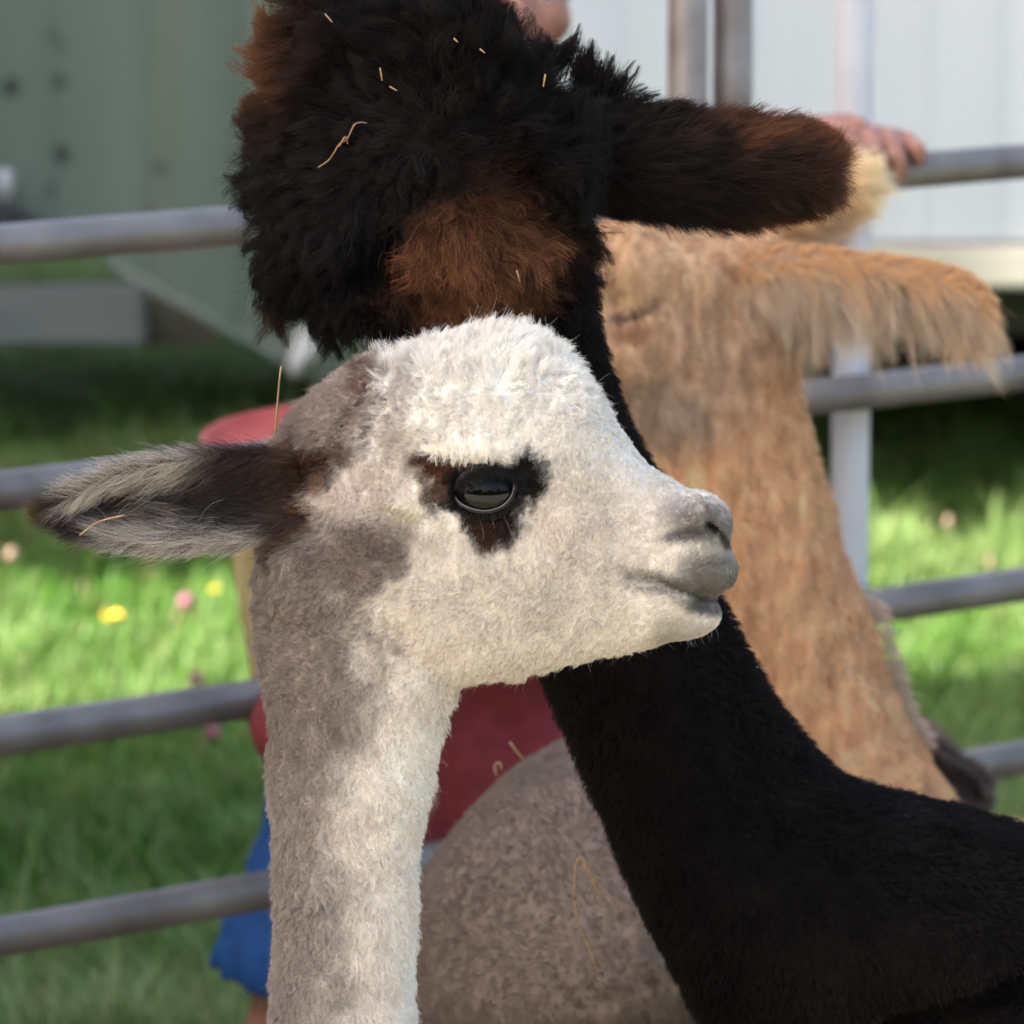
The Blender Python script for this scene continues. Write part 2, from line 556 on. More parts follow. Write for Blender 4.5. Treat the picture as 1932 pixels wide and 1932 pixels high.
# ---------------------------------------------------------------- trailers behind the pen
def wall_mat(name, c1, c2, algae, spots, spot_c, seed=0.0):
    """painted sheet metal with downward streaks of algae and specks of dirt"""
    m, nt, b = nodes(name)
    N = nt.nodes.new; Lk = nt.links.new
    tc = N('ShaderNodeTexCoord')
    mp = N('ShaderNodeMapping'); mp.inputs['Scale'].default_value = (2.6, 2.6, 0.22); mp.inputs['Location'].default_value = (seed, 0, 0)
    Lk(tc.outputs['Object'], mp.inputs[0])
    n1 = N('ShaderNodeTexNoise'); n1.inputs['Scale'].default_value = 1.7; n1.inputs['Detail'].default_value = 5
    Lk(mp.outputs[0], n1.inputs['Vector'])
    r1 = N('ShaderNodeValToRGB'); r1.color_ramp.elements[0].position = 0.38; r1.color_ramp.elements[1].position = 0.64
    r1.color_ramp.elements[0].color = (*c1, 1); r1.color_ramp.elements[1].color = (*c2, 1)
    Lk(n1.outputs['Fac'], r1.inputs[0])
    mp2 = N('ShaderNodeMapping'); mp2.inputs['Scale'].default_value = (5.0, 5.0, 0.35); mp2.inputs['Location'].default_value = (seed + 4.4, 0, 2)
    Lk(tc.outputs['Object'], mp2.inputs[0])
    n2 = N('ShaderNodeTexNoise'); n2.inputs['Scale'].default_value = 1.4; n2.inputs['Detail'].default_value = 3
    Lk(mp2.outputs[0], n2.inputs['Vector'])
    r2 = N('ShaderNodeMapRange'); r2.inputs['From Min'].default_value = 0.5; r2.inputs['From Max'].default_value = 0.72; r2.inputs['To Max'].default_value = algae[3]
    Lk(n2.outputs['Fac'], r2.inputs['Value'])
    mx = N('ShaderNodeMix'); mx.data_type = 'RGBA'
    Lk(r2.outputs[0], mx.inputs[0]); Lk(r1.outputs[0], mx.inputs[6]); mx.inputs[7].default_value = (*algae[:3], 1)
    vo = N('ShaderNodeTexVoronoi'); vo.inputs['Scale'].default_value = 9.0
    Lk(tc.outputs['Object'], vo.inputs['Vector'])
    r3 = N('ShaderNodeMapRange'); r3.inputs['From Min'].default_value = 0.23; r3.inputs['From Max'].default_value = 0.13; r3.inputs['To Max'].default_value = spots
    Lk(vo.outputs['Distance'], r3.inputs['Value'])
    n3 = N('ShaderNodeTexNoise'); n3.inputs['Scale'].default_value = 2.3
    Lk(tc.outputs['Object'], n3.inputs['Vector'])
    r4 = N('ShaderNodeMapRange'); r4.inputs['From Min'].default_value = 0.48; r4.inputs['From Max'].default_value = 0.56
    Lk(n3.outputs['Fac'], r4.inputs['Value'])
    ml = N('ShaderNodeMath'); ml.operation = 'MULTIPLY'
    Lk(r3.outputs[0], ml.inputs[0]); Lk(r4.outputs[0], ml.inputs[1])
    mx2 = N('ShaderNodeMix'); mx2.data_type = 'RGBA'
    Lk(ml.outputs[0], mx2.inputs[0]); Lk(mx.outputs[2], mx2.inputs[6]); mx2.inputs[7].default_value = (*spot_c, 1)
    Lk(mx2.outputs[2], b.inputs['Base Color'])
    b.inputs['Roughness'].default_value = 0.55
    return m


M_greenwhite = wall_mat('algae_stained_paint', (0.155, 0.205, 0.165), (0.20, 0.245, 0.205), (0.16, 0.185, 0.095, 0.8), 0.9, (0.035, 0.045, 0.035), 1.0)
M_whitewall = wall_mat('white_trailer_paint', (0.535, 0.57, 0.64), (0.585, 0.615, 0.68), (0.50, 0.53, 0.59, 0.5), 0.0, (0.5, 0.5, 0.5), 3.0)
M_sill = noise_mat('cream_sill', (0.50, 0.47, 0.40), (0.60, 0.56, 0.47), 6, 0.6)
M_rubber = noise_mat('tyre_rubber', (0.012, 0.012, 0.013), (0.03, 0.03, 0.03), 20, 0.8)
M_dark = noise_mat('dark_chassis', (0.02, 0.02, 0.02), (0.05, 0.045, 0.04), 10, 0.7)
M_zinc = noise_mat('dull_zinc', (0.36, 0.38, 0.40), (0.48, 0.50, 0.52), 15, 0.45, 0.5)


def wheel(x, y, z, r, w, parent):
    th = np.linspace(0, 2 * math.pi, 33)[:-1]
    prof = [(r * 0.62, -w / 2), (r * 0.93, -w / 2), (r, -w * 0.32), (r, w * 0.32), (r * 0.93, w / 2), (r * 0.62, w / 2)]
    rings = np.array([[[x + a * math.cos(t), y + b, z + a * math.sin(t)] for t in th] for a, b in prof])
    V, F = grid_shape(rings)
    t = child_mesh('tyre', V, F, parent, M_rubber)
    prof = [(r * 0.6, -w * 0.36), (r * 0.5, -w * 0.3), (r * 0.15, -w * 0.42), (r * 0.15, w * 0.4), (r * 0.6, w * 0.4)]
    rings = np.array([[[x + a * math.cos(q), y + b, z + a * math.sin(q)] for q in th] for a, b in prof])
    V, F = grid_shape(rings)
    child_mesh('rim', V, F, parent, M_zinc)


# left: livestock trailer with a sloping nose, facing the pen
YL = 10.2
lt = empty('livestock_trailer', (-0.9, YL + 0.9, 0))
tag(lt, 'greenish white livestock trailer with algae streaks and a sloping lower edge, behind the left rails', 'trailer')
def zx(u, v, Y):
    q = Q(u, v, Y); return (q[0], q[2])
xL = -3.2; xR = zx(800, 0, YL)[0]
poly = [(xL, 2.5), (xL, zx(0, 455, YL)[1]), zx(150, 462, YL), zx(205, 490, YL), zx(575, 705, YL), zx(800, 820, YL), (xR, 2.5)]
V, F = prism(poly, YL, YL + 1.0)
child_mesh('body', V, F, lt, M_greenwhite, smooth=False)
# upright ribs of the panelling, proud of the sheet
for u in (-150, 95, 268, 440, 640):
    x, z0 = zx(u, 420, YL)
    zb = zx(u, 452, YL)[1] if u < 200 else np.interp(u, [205, 575, 800], [zx(205, 490, YL)[1], zx(575, 705, YL)[1], zx(800, 820, YL)[1]])
    V, F = box(x - 0.011, x + 0.011, YL - 0.006, YL + 0.004, zb + 0.02, 2.45, 0.003)
    child_mesh('panel_rib', V, F, lt, M_greenwhite, smooth=False)
V, F = box(xL, xR, YL - 0.02, YL + 1.02, 2.5, 2.56, 0.01)
child_mesh('roof', V, F, lt, M_zinc, smooth=False)
a = Q(205, 497, YL) + [0, -0.004, 0]; b = Q(800, 830, YL) + [0, -0.004, 0]
V, F = tube([a, (a + b) / 2, b], 0.012, 8)
child_mesh('edge_trim', V, F, lt, M_greenwhite)
for dx in (-1.9, -1.25):
    wheel(-0.9 + dx + 0.3, YL + 0.1, 0.31, 0.31, 0.19, lt)
    wheel(-0.9 + dx + 0.3, YL + 0.85, 0.31, 0.31, 0.19, lt)
# tail lamp, grab tube and mudguard at the frame's left edge
p0 = Q(14, 315, YL) + [0, -0.05, 0]; p1 = Q(14, 392, YL) + [0, -0.05, 0]
V, F = tube([p0, (p0 + p1) / 2, p1], 0.021, 14)
child_mesh('clearance_lamp', V, F, lt, M_zinc)
M_lime = noise_mat('lime_reflector', (0.40, 0.52, 0.05), (0.50, 0.62, 0.08), 20, 0.4)
c = Q(4, 400, YL)
V, F = ell(4, 398, YL, 20, 16, 0.015, 0, -0.03, 10)
child_mesh('reflector', V, F, lt, M_lime)
V, F = loft([(-120, 405, -120, 470, 0.05), (-40, 392, -40, 462, 0.08), (25, 396, 25, 455, 0.08), (60, 412, 60, 448, 0.06), (90, 428, 90, 440, 0.02)], YL - 0.09, 20, 16)
child_mesh('mudguard', V, F, lt, M_rubber)

# drawbar in front of the sloping nose, and a brown panel with the underside's shade put into its colour
M_drawbar = noise_mat('weathered_grey_steel', (0.155, 0.165, 0.165), (0.215, 0.22, 0.21), 5, 0.7, bump=0.2, stretch=(0.6, 3, 3))
YD = 10.02
qa = Q(-420, 600, YD); qb = Q(272, 600, YD)
V, F = box(qa[0], qb[0], YD, YD + 0.10, Q(0, 652, YD)[2], Q(0, 545, YD)[2], 0.008)
child_mesh('drawbar', V, F, lt, M_drawbar, smooth=False)
M_noseshade = noise_mat('nose_shade_brown', (0.065, 0.055, 0.035), (0.11, 0.095, 0.065), 5, 0.9)
V, F = prism([zx(276, 552, 10.16), zx(420, 628, 10.16), zx(400, 650, 10.16), zx(276, 652, 10.16)], 10.14, 10.19)
child_mesh('nose_shade_panel', V, F, lt, M_noseshade, smooth=False)

# white cloth hanging under the black alpaca's chin, tied to the trailer's lower edge
V, F = loft([(571, 612, 575, 612, 0.004), (566, 625, 580, 625, 0.010), (556, 650, 596, 648, 0.020), (548, 680, 600, 668, 0.024), (549, 700, 580, 690, 0.018), (556, 712, 566, 710, 0.006)], YL - 0.05, 30, 20, 2.0)
V = V + vnoise3(V * 28, 3) * 0.005
M_cloth = noise_mat('white_cloth', (0.80, 0.80, 0.82), (0.88, 0.88, 0.89), 10, 0.8)
ck = top_mesh('white_cloth', V, F, Q(570, 660, YL - 0.05), M_cloth)
tag(ck, 'small white cloth hanging from the trailer edge just below the dark chin', 'cloth')

# right: white box trailer
YR = 9.2
wt = empty('white_trailer', (1.4, YR + 1.2, 0))
tag(wt, 'plain white box trailer with a cream sill, behind the right rails', 'trailer')
xa = zx(880, 0, YR)[0]; xb = 4.2
zs = zx(0, 462, YR)[1]; zb = zx(0, 541, YR)[1]
V, F = box(xa, xb, YR, YR + 2.5, zs, 2.7, 0.01)
child_mesh('body', V, F, wt, M_whitewall, smooth=False)
V, F = box(xa, xb, YR - 0.025, YR + 2.52, zb, zs - 0.002, 0.008)
child_mesh('sill', V, F, wt, M_sill, smooth=False)
V, F = box(xa - 0.03, xb + 0.03, YR - 0.03, YR + 2.53, 2.702, 2.76, 0.01)
child_mesh('roof', V, F, wt, M_zinc, smooth=False)
for u in (1150, 1400, 1735, 1870, 2150):
    x = zx(u, 200, YR)[0]
    V, F = box(x - 0.018, x + 0.018, YR - 0.0012, YR + 0.005, zs + 0.01, 2.68, 0.001)
    child_mesh('panel_seam', V, F, wt, M_whitewall, smooth=False)
V, F = box(xa + 0.1, xb - 0.1, YR + 0.25, YR + 2.2, zb - 0.12, zb - 0.003, 0.01)
child_mesh('chassis', V, F, wt, M_dark, smooth=False)
V, F = box(xa + 0.05, xb - 0.05, YR + 2.3, YR + 2.36, 0.03, zb - 0.003, 0.01)  # full-length dark sheet added to keep the trailer's underside black
child_mesh('shade_skirt', V, F, wt, M_rubber, smooth=False)
for x in (2.2, 2.95):
    for y in (YR + 0.35, YR + 2.05):
        wheel(x, y, 0.30, 0.30, 0.2, wt)

# unseen bushes added behind the camera to break up the eye's reflection
M_leaf = noise_mat('hedge_leaf', (0.020, 0.045, 0.012), (0.060, 0.105, 0.030), 14, 0.6, bump=0.6, detail=8)
hx = np.linspace(-24, 24, 161); hz_ = np.linspace(0, 1, 25)
gx, gz = np.meshgrid(hx, hz_)
top_ = 2.6 + 0.9 * fbm(np.column_stack([hx * 0.35, 0 * hx, 0 * hx]), 3, 501) + 2.2 * np.clip(vnoise(np.column_stack([hx * 0.22, 0 * hx + 4, 0 * hx]), 502), 0, 1)
H_ = gz * top_[None]
yb = -10.6 + 0.9 * gz ** 2 * 0 - 0.9 * (1 - np.cos(gz * math.pi / 2)) * -1
V = np.stack([gx.ravel(), (-10.4 - 0.7 * gz ** 3).ravel(), H_.ravel()], 1)
V = V + (vnoise3(V * 2.3, 503) * 0.22 + vnoise3(V * 6.1, 504) * 0.10) * (V[:, 2:3] > 0.02)
Vb = V.copy(); Vb[:, 1] = -22.8 - V[:, 1]
i = np.arange(24)[:, None] * 161 + np.arange(160)[None]
Fh = np.stack([i, i + 1, i + 162, i + 161], -1).reshape(-1, 4); nV = len(V)
tp_ = np.arange(24 * 161, 25 * 161)
Fc = np.stack([tp_[:-1], tp_[1:], tp_[1:] + nV, tp_[:-1] + nV], 1)
hg = top_mesh('reflection_hedge', np.vstack([V, Vb]), np.vstack([Fh, Fh[:, ::-1] + nV, Fc]), (0, -11.4, 0), M_leaf, smooth=False)
tag(hg, 'unseen dark green bushes added behind the camera for the reflection in the eye', 'reflection_hedge')

# unseen buildings added left of the view to shade the pen and trailers
M_boards = noise_mat('dark_barn_boards', (0.10, 0.085, 0.07), (0.19, 0.165, 0.14), 6, 0.85, bump=0.3, stretch=(3, 3, 0.3))
M_slate = noise_mat('slate_roof', (0.06, 0.06, 0.065), (0.12, 0.12, 0.13), 8, 0.7)
def shade_barn(x0, x1, y0, y1, zw, zr, label):
    b = empty('shade_barn', ((x0 + x1) / 2, (y0 + y1) / 2, 0))
    tag(b, label, 'shade_barn')
    xm = (x0 + x1) / 2
    V, F = prism([(x0, 0), (x1, 0), (x1, zw), (xm, zr - 0.06), (x0, zw)], y0, y1)
    skew = lambda V: V + np.stack([0 * V[:, 0], (V[:, 0] - x1) * 0.2533, 0 * V[:, 0]], 1)   # gable walls sheared along the sun's direction to shape the lit strip
    child_mesh('wall', skew(V), F, b, M_boards, smooth=False)
    V, F = prism([(x0 - 0.3, zw - 0.15), (xm, zr), (x1 + 0.3, zw - 0.15), (x1 + 0.3, zw - 0.02), (xm, zr + 0.15), (x0 - 0.3, zw - 0.02)], y0 - 0.05, y1 + 0.05)
    child_mesh('roof', skew(V), F, b, M_slate, smooth=False)
    V, F = box(x1 - 0.02, x1 + 0.05, (y0 + y1) / 2 - 1.3, (y0 + y1) / 2 + 1.3, 0.02, 2.6, 0.01)
    child_mesh('door', V, F, b, M_dark, smooth=False)
shade_barn(-7.4, -3.4, 1.2, 6.82, 4.4, 5.6, 'unseen dark boarded building added left of the pen to shade the animals')
shade_barn(-9.4, -4.4, 7.87, 14.0, 5.4, 7.2, 'unseen dark boarded building added left of the trailers to shade them')


# ================================================================== FENCE
FX0, FY0 = Q(0, 920, 4.33)[0], 4.33        # the line of the hurdles on the ground: two points seen at the left and right frame edge
FX1, FY1 = Q(1932, 700, 5.05)[0], 5.05
FM = (FY1 - FY0) / (FX1 - FX0)


def fence_Y(u):
    """distance of the hurdles where they pass behind picture column u; they recede to the right"""
    return (FY0 - FM * FX0) / (1 - FM * (u - 966) * K / math.cos(PITCH))


# tube heights, taken where the left rails leave the picture
rail_z = [Q(0, v, fence_Y(0))[2] for v in (462, 926, 1388, 1766)]
rail_z += [rail_z[-1] - 0.15, rail_z[-1] - 0.29]


def fence_at(u, z, off=0.0):
    Y = fence_Y(u)
    for _ in range(6):
        dep = Y * math.cos(PITCH) - (z - 1.6) * math.sin(PITCH)
        x = (u - 966) * K * dep
        Y = FY0 + FM * (x - FX0)
    return np.array([x, Y + off, z])


def fence_panel(u0, u1, label, post_u):
    p = empty('fence_panel', fence_at((u0 + u1) / 2, 0.0))
    tag(p, label, 'fence', 'steel hurdles round the pen')
    for z in rail_z:
        a = fence_at(u0, z); b = fence_at(u1, z)
        V, F = tube([a + (b - a) * t for t in np.linspace(0, 1, 12)], 0.0172, 20)
        child_mesh('rail', V, F, p, M_steel)
    for u, top in post_u:
        a = fence_at(u, 0.0); b = np.array([a[0], a[1], top])
        V, F = tube([a, (a + b) / 2, b - [0, 0, 0.004], b], [0.0185, 0.0185, 0.0185, 0.012], 20)
        child_mesh('post', V, F, p, M_post)
    return p


fence_panel(-2300, 1284, 'steel tube hurdle on the left, its rails passing behind the grey ear', [(-2300, 1.14), (1284, 1.62)])
fence_panel(1366, 4700, 'steel tube hurdle on the right, its rails passing behind the tan alpaca', [(1366, 1.62), (4700, 1.14)])

a = fence_at(1612, 0.0, 0.045); dep = fence_at(1612, 0.9, 0.045)
V, F = tube([[dep[0], a[1], 0], [dep[0], a[1], 0.9], [dep[0], a[1], 1.75], [dep[0], a[1], 1.76]], [0.0185, 0.0185, 0.0185, 0.012], 20)
wp = top_mesh('white_pole', V, F, (dep[0], a[1], 0), M_whitepole)
tag(wp, 'upright white pole standing just behind the right hurdle rails', 'pole')



# ================================================================== PEOPLE behind the hurdles
def head_shapes(c, h, yaw):
    """a child's head of height h round c (eye level), turned by yaw; faces the camera at yaw 0"""
    k = h / 0.20
    cy, sy = math.cos(yaw), math.sin(yaw)
    def w(x, y, z): return np.array([c[0] + (x * cy - y * sy) * k, c[1] + (x * sy + y * cy) * k, c[2] + z * k])
    def e(x, y, z, rx, ry, rz, n=16):
        th = np.linspace(0.02, math.pi - 0.02, n); ph = np.linspace(0, 2 * math.pi, 2 * n, endpoint=False)
        X = x + rx * np.sin(th)[:, None] * np.cos(ph); Y = y + ry * np.sin(th)[:, None] * np.sin(ph); Z = z + rz * np.cos(th)[:, None] * np.ones_like(ph)
        return grid_shape(np.stack([c[0] + (X * cy - Y * sy) * k, c[1] + (X * sy + Y * cy) * k, c[2] + Z * k], -1))
    s = [e(0, 0.012, 0.028, 0.070, 0.086, 0.078), e(0, -0.028, -0.030, 0.058, 0.052, 0.062), e(0, -0.042, -0.066, 0.036, 0.034, 0.030),
         e(0.036, -0.052, -0.024, 0.026, 0.024, 0.026), e(-0.036, -0.052, -0.024, 0.026, 0.024, 0.026),
         e(0, -0.082, -0.022, 0.013, 0.017, 0.013), limb(w(0, -0.074, 0.006), w(0, -0.086, -0.022), 0.007 * k, 0.010 * k),
         e(0, -0.072, -0.046, 0.022, 0.012, 0.007), e(0, -0.070, -0.056, 0.019, 0.012, 0.007),
         e(0.028, -0.066, 0.016, 0.024, 0.014, 0.008), e(-0.028, -0.066, 0.016, 0.024, 0.014, 0.008),
         e(0.070, 0.012, -0.008, 0.008, 0.018, 0.028), e(-0.070, 0.012, -0.008, 0.008, 0.018, 0.028)]
    eyes = [w(sx * 0.030, -0.0625, 0.001) for sx in (-1, 1)]
    return s, eyes, w, k


def sph(c, r, n=14):
    th = np.linspace(0.02, math.pi - 0.02, n); ph = np.linspace(0, 2 * math.pi, 2 * n, endpoint=False)
    return grid_shape(np.stack([c[0] + r * np.sin(th)[:, None] * np.cos(ph), c[1] + r * np.sin(th)[:, None] * np.sin(ph), c[2] + r * np.cos(th)[:, None] * np.ones_like(ph)], -1))


M_eyewhite = noise_mat('eye_white', (0.66, 0.64, 0.60), (0.74, 0.72, 0.68), 60, 0.2)
M_red = noise_mat('dark_red_jersey', (0.155, 0.016, 0.020), (0.20, 0.024, 0.028), 60, 0.9, bump=0.15)
M_blue = noise_mat('blue_cotton', (0.003, 0.050, 0.19), (0.006, 0.070, 0.25), 40, 0.85, bump=0.1)
M_pink = noise_mat('faded_red_hat', (0.44, 0.085, 0.075), (0.54, 0.12, 0.10), 30, 0.7)
M_blond = noise_mat('blond_hair', (0.42, 0.33, 0.13), (0.60, 0.49, 0.24), 30, 0.55, bump=0.6, stretch=(6, 6, 0.6))
M_brownhair = noise_mat('brown_hair', (0.05, 0.03, 0.02), (0.10, 0.06, 0.035), 30, 0.55, bump=0.6, stretch=(6, 6, 0.6))
M_grey = noise_mat('grey_shirt', (0.16, 0.17, 0.19), (0.22, 0.23, 0.25), 40, 0.9)
M_denim = noise_mat('denim', (0.03, 0.045, 0.08), (0.06, 0.08, 0.13), 60, 0.9)
M_shoe = noise_mat('dark_shoe', (0.02, 0.02, 0.022), (0.05, 0.05, 0.05), 20, 0.6)


def eyes_for(p, eyes, k, yaw):
    for e in eyes:
        V, F = sph(e, 0.0110 * k); eb = child_mesh('eyeball', V, F, p, M_eyewhite)
        d = np.array([math.sin(yaw), -math.cos(yaw), -0.1]) * 0.0060 * k
        V, F = sph(e + d, 0.0060 * k); child_mesh('iris', V, F, eb, M_shoe)
        V, F = sph(e + np.array([0, -0.0004, 0.0026]) * k, 0.0116 * k); V = V[:]; V[:, 2] = np.maximum(V[:, 2], e[2] + 0.0022 * k)
        child_mesh('eyelid', V, F, eb, M_skin)


# ---- younger child in red, blue and a brimmed hat
YC = 4.76
cx = Q(705, 900, YC)[0]; bx = Q(740, 1300, YC)[0]
zb = Q(690, 852, YC)[2]                       # brim
hz = zb - 0.052
kid = empty('person', (bx, YC, 0))
tag(kid, 'person in a red brimmed hat, dark red top and blue shorts at the hurdle', 'person')
sh, eyes, w, k = head_shapes(np.array([cx, YC, hz]), 0.185, 0.15)
sz = Q(740, 1215, YC)[2]
S1 = np.array([bx - 0.082, YC, sz - 0.015]); S2 = np.array([bx + 0.105, YC, sz - 0.015])
sh += [tube([[cx, YC + 0.012, hz - 0.06], [cx + 0.01, YC + 0.014, sz + 0.03], [bx, YC + 0.012, sz - 0.05]], [0.042, 0.036, 0.05], 18, 12)]
sh += [tube([[bx, YC, sz - 0.02], [bx, YC, sz - 0.10], [bx, YC, sz - 0.19], [bx, YC, 0.43], [bx, YC, 0.40]], [0.070, 0.086, 0.080, 0.088, 0.06], 24, 20)]
E1 = np.array([Q(540, 1378, 4.43)[0], 4.425, Q(540, 1378, 4.43)[2]]); W1 = np.array([Q(660, 1420, 4.40)[0], 4.405, Q(660, 1420, 4.40)[2]])
E2 = np.array([bx + 0.150, YC - 0.04, sz - 0.19]); W2 = np.array([bx + 0.10, YC - 0.15, sz - 0.20])
sh += [limb(S1, E1, 0.036, 0.028), limb(E1, W1, 0.027, 0.020), limb(S2, E2, 0.036, 0.029), limb(E2, W2, 0.028, 0.020)]
def simple_hand(wr, d, up, r=0.0062):
    """palm, four curled fingers of unequal length and a thumb"""
    d = unit(np.asarray(d, float)); up = unit(np.asarray(up, float)); sd = np.cross(d, up)
    out = [limb(wr, wr + d * 0.045, 0.017, 0.019), limb(wr + d * 0.02 + sd * 0.010, wr + d * 0.05 + sd * 0.018, 0.012, 0.010), limb(wr + d * 0.02 - sd * 0.010, wr + d * 0.05 - sd * 0.018, 0.012, 0.010)]
    for j, ln in enumerate((0.046, 0.052, 0.048, 0.038)):
        b = wr + d * 0.05 + sd * (0.021 - 0.014 * j)
        m1 = b + (d * 0.8 - up * 0.35) * ln * 0.5; m2 = m1 + (d * 0.35 - up * 0.8) * ln * 0.35; m3 = m2 + (-d * 0.2 - up * 0.9) * ln * 0.25
        out.append(tube([b, m1, m2, m3], [r * 1.1, r, r * 0.95, r * 0.8], 10, 10))
    b = wr + d * 0.015 + sd * 0.018
    out.append(tube([b, b + sd * 0.016 + d * 0.014, b + sd * 0.02 + d * 0.032 - up * 0.008], [r * 1.4, r * 1.2, r], 10, 8))
    return out
sh += simple_hand(W1, W1 - E1, [0, 0, 1.0]); sh += simple_hand(W2, W2 - E2, [0, 0, 1.0])
H1 = np.array([bx - 0.058, YC, 0.44]); H2 = np.array([bx + 0.055, YC, 0.44])
K1 = np.array([Q(490, 1900, YC)[0], YC - 0.01, 0.245]); K2 = np.array([bx + 0.075, YC, 0.245])
A1 = K1 + [0.004, 0.02, -0.195]; A2 = K2 + [0.0, 0.02, -0.195]
for H, Kn, A in ((H1, K1, A1), (H2, K2, A2)):
    sh += [limb(H, Kn, 0.052, 0.034), limb(Kn, A, 0.033, 0.022), limb(A + [0, 0.0, -0.012], A + [0, -0.075, -0.025], 0.024, 0.02)]
V, F, E = remesh(sh, 0.0036, 3)
child_mesh('body', V, F, kid, M_skin)
eyes_for(kid, eyes, k, 0.15)
# top
ts = [tube([[bx, YC + 0.004, sz + 0.012], [bx, YC, sz - 0.02], [bx, YC, sz - 0.10], [bx, YC, sz - 0.20], [bx, YC, 0.50]], [0.055, 0.080, 0.094, 0.102, 0.112], 28, 24)]
ts += [limb(S1, S1 + (E1 - S1) * 1.02, 0.036, 0.034), limb(E1, E1 + (W1 - E1) * 0.6, 0.034, 0.030), limb(S2, E2, 0.046, 0.042), limb(E2, E2 + (W2 - E2) * 0.55, 0.040, 0.034)]
ts += [limb(np.array([bx - 0.07, YC, sz - 0.03]), np.array([bx + 0.085, YC, sz - 0.03]), 0.05, 0.05)]
ts += [limb(np.array([bx - 0.02, YC, sz - 0.12]), np.array([bx - 0.02, YC, 0.54]), 0.085, 0.085), limb(np.array([bx + 0.070, YC, sz - 0.12]), np.array([bx + 0.065, YC, 0.54]), 0.085, 0.085)]
V, F, E = remesh(ts, 0.004, 4)
V = V + vnormals(V, F) * (0.004 * fbm(V * np.array([22, 22, 9]), 2, 33))[:, None]
child_mesh('red_top', V, F, kid, M_red)
# wide shorts
ss = [tube([[bx, YC, 0.565], [bx, YC, 0.52], [bx, YC, 0.44], [bx, YC, 0.42]], [0.08, 0.095, 0.106, 0.09], 28, 16)]
hem = Q(470, 1842, YC)
P1 = np.array([Q(455, 1815, YC)[0] + 0.052, YC - 0.005, hem[2]])
ss += [tube([[bx - 0.05, YC, 0.53], (np.array([bx - 0.06, YC, 0.53]) + P1) / 2 + [0.006, 0, 0], P1 + [0, 0, 0.004], P1], [0.066, 0.066, 0.083, 0.070], 24, 14)]
P2 = np.array([bx + 0.085, YC, hem[2]])
ss += [tube([[bx + 0.05, YC, 0.53], (np.array([bx + 0.05, YC, 0.53]) + P2) / 2, P2 + [0, 0, 0.004], P2], [0.070, 0.083, 0.088, 0.075], 24, 14)]
V, F, E = remesh(ss, 0.004, 3)
V = V + vnormals(V, F) * (0.008 * fbm(V * np.array([38, 38, 9]), 2, 44))[:, None]
child_mesh('blue_shorts', V, F, kid, M_blue)
for A in (A1, A2):
    V, F, E = remesh([limb(A + [0, 0.02, -0.02], A + [0, -0.08, -0.028], 0.030, 0.026), limb(A + [0, 0.01, 0.0], A + [0, 0.01, -0.02], 0.029, 0.029)], 0.004, 2)
    V[:, 2] = np.maximum(V[:, 2], 0.003)
    child_mesh('shoe', V, F, kid, M_shoe)
# long hair from under the hat to the shoulders
hs = []
for u0, u1, dy, r in ((505, 508, -0.02, .034), (520, 530, 0.03, .04), (600, 600, 0.075, .045), (690, 690, 0.085, .05), (780, 780, 0.075, .045), (860, 850, 0.03, .04), (872, 862, -0.02, .034)):
    a = Q(u0 + 40 if u0 < 690 else u0 - 40, 850, YC + dy); m1 = Q(u0, 980, YC + dy); m2 = Q(u1, 1150, YC + dy * 0.8); b_ = Q(u1 + 6, 1296, YC + dy * 0.6)
    a[1] = m1[1] = YC + dy; m2[1] = YC + dy; b_[1] = YC + dy * 0.8
    hs.append(tube([a, m1, m2, b_, b_ + [0, 0, -0.012]], [r * 0.8, r, r * 0.85, r * 0.5, r * 0.1], 16, 18))
th = np.linspace(0.02, math.pi - 0.02, 20)
hs.append(sph(np.array([cx, YC + 0.02, hz + 0.01]), 0.076))
V, F, E = remesh(hs, 0.0045, 3)
V = V + vnormals(V, F) * (0.0025 * fbm(V * np.array([90, 90, 8]), 2, 55))[:, None]
child_mesh('hair', V, F, kid, M_blond)
# sun hat: crown and upturned brim
prof = [(0.001, 0.066), (0.030, 0.065), (0.055, 0.059), (0.070, 0.046), (0.077, 0.028), (0.080, 0.010), (0.086, 0.000), (0.105, -0.006), (0.128, -0.004), (0.148, 0.006), (0.157, 0.016), (0.160, 0.021), (0.1585, 0.0245), (0.155, 0.022), (0.146, 0.011), (0.128, 0.002), (0.108, -0.001), (0.0925, 0.004)]
th = np.linspace(0, 2 * math.pi, 72, endpoint=False)
prof2 = smooth_rows(prof[5:], 40)
rings = np.array([[[cx + r * math.cos(t) * (1 + 0.015 * math.sin(3 * t)), YC + r * math.sin(t), zb - 0.012 + z + 0.105 * r * math.sin(t) + 0.003 * math.sin(2 * t + 0.6) * (r > 0.12)] for t in th] for r, z in prof2])
V, F = grid_shape(rings)
keep = (F < rings.shape[0] * 72).all(1)
hat = child_mesh('sun_hat', V, F[keep], kid, M_pink)
rings = np.array([[[cx + r * math.cos(t), YC + r * math.sin(t), zb - 0.010 + z + 0.105 * r * math.sin(t)] for t in th] for r, z in smooth_rows(prof[:7], 24)])
V, F = grid_shape(rings)
child_mesh('hat_crown', V, F, hat, M_pink)

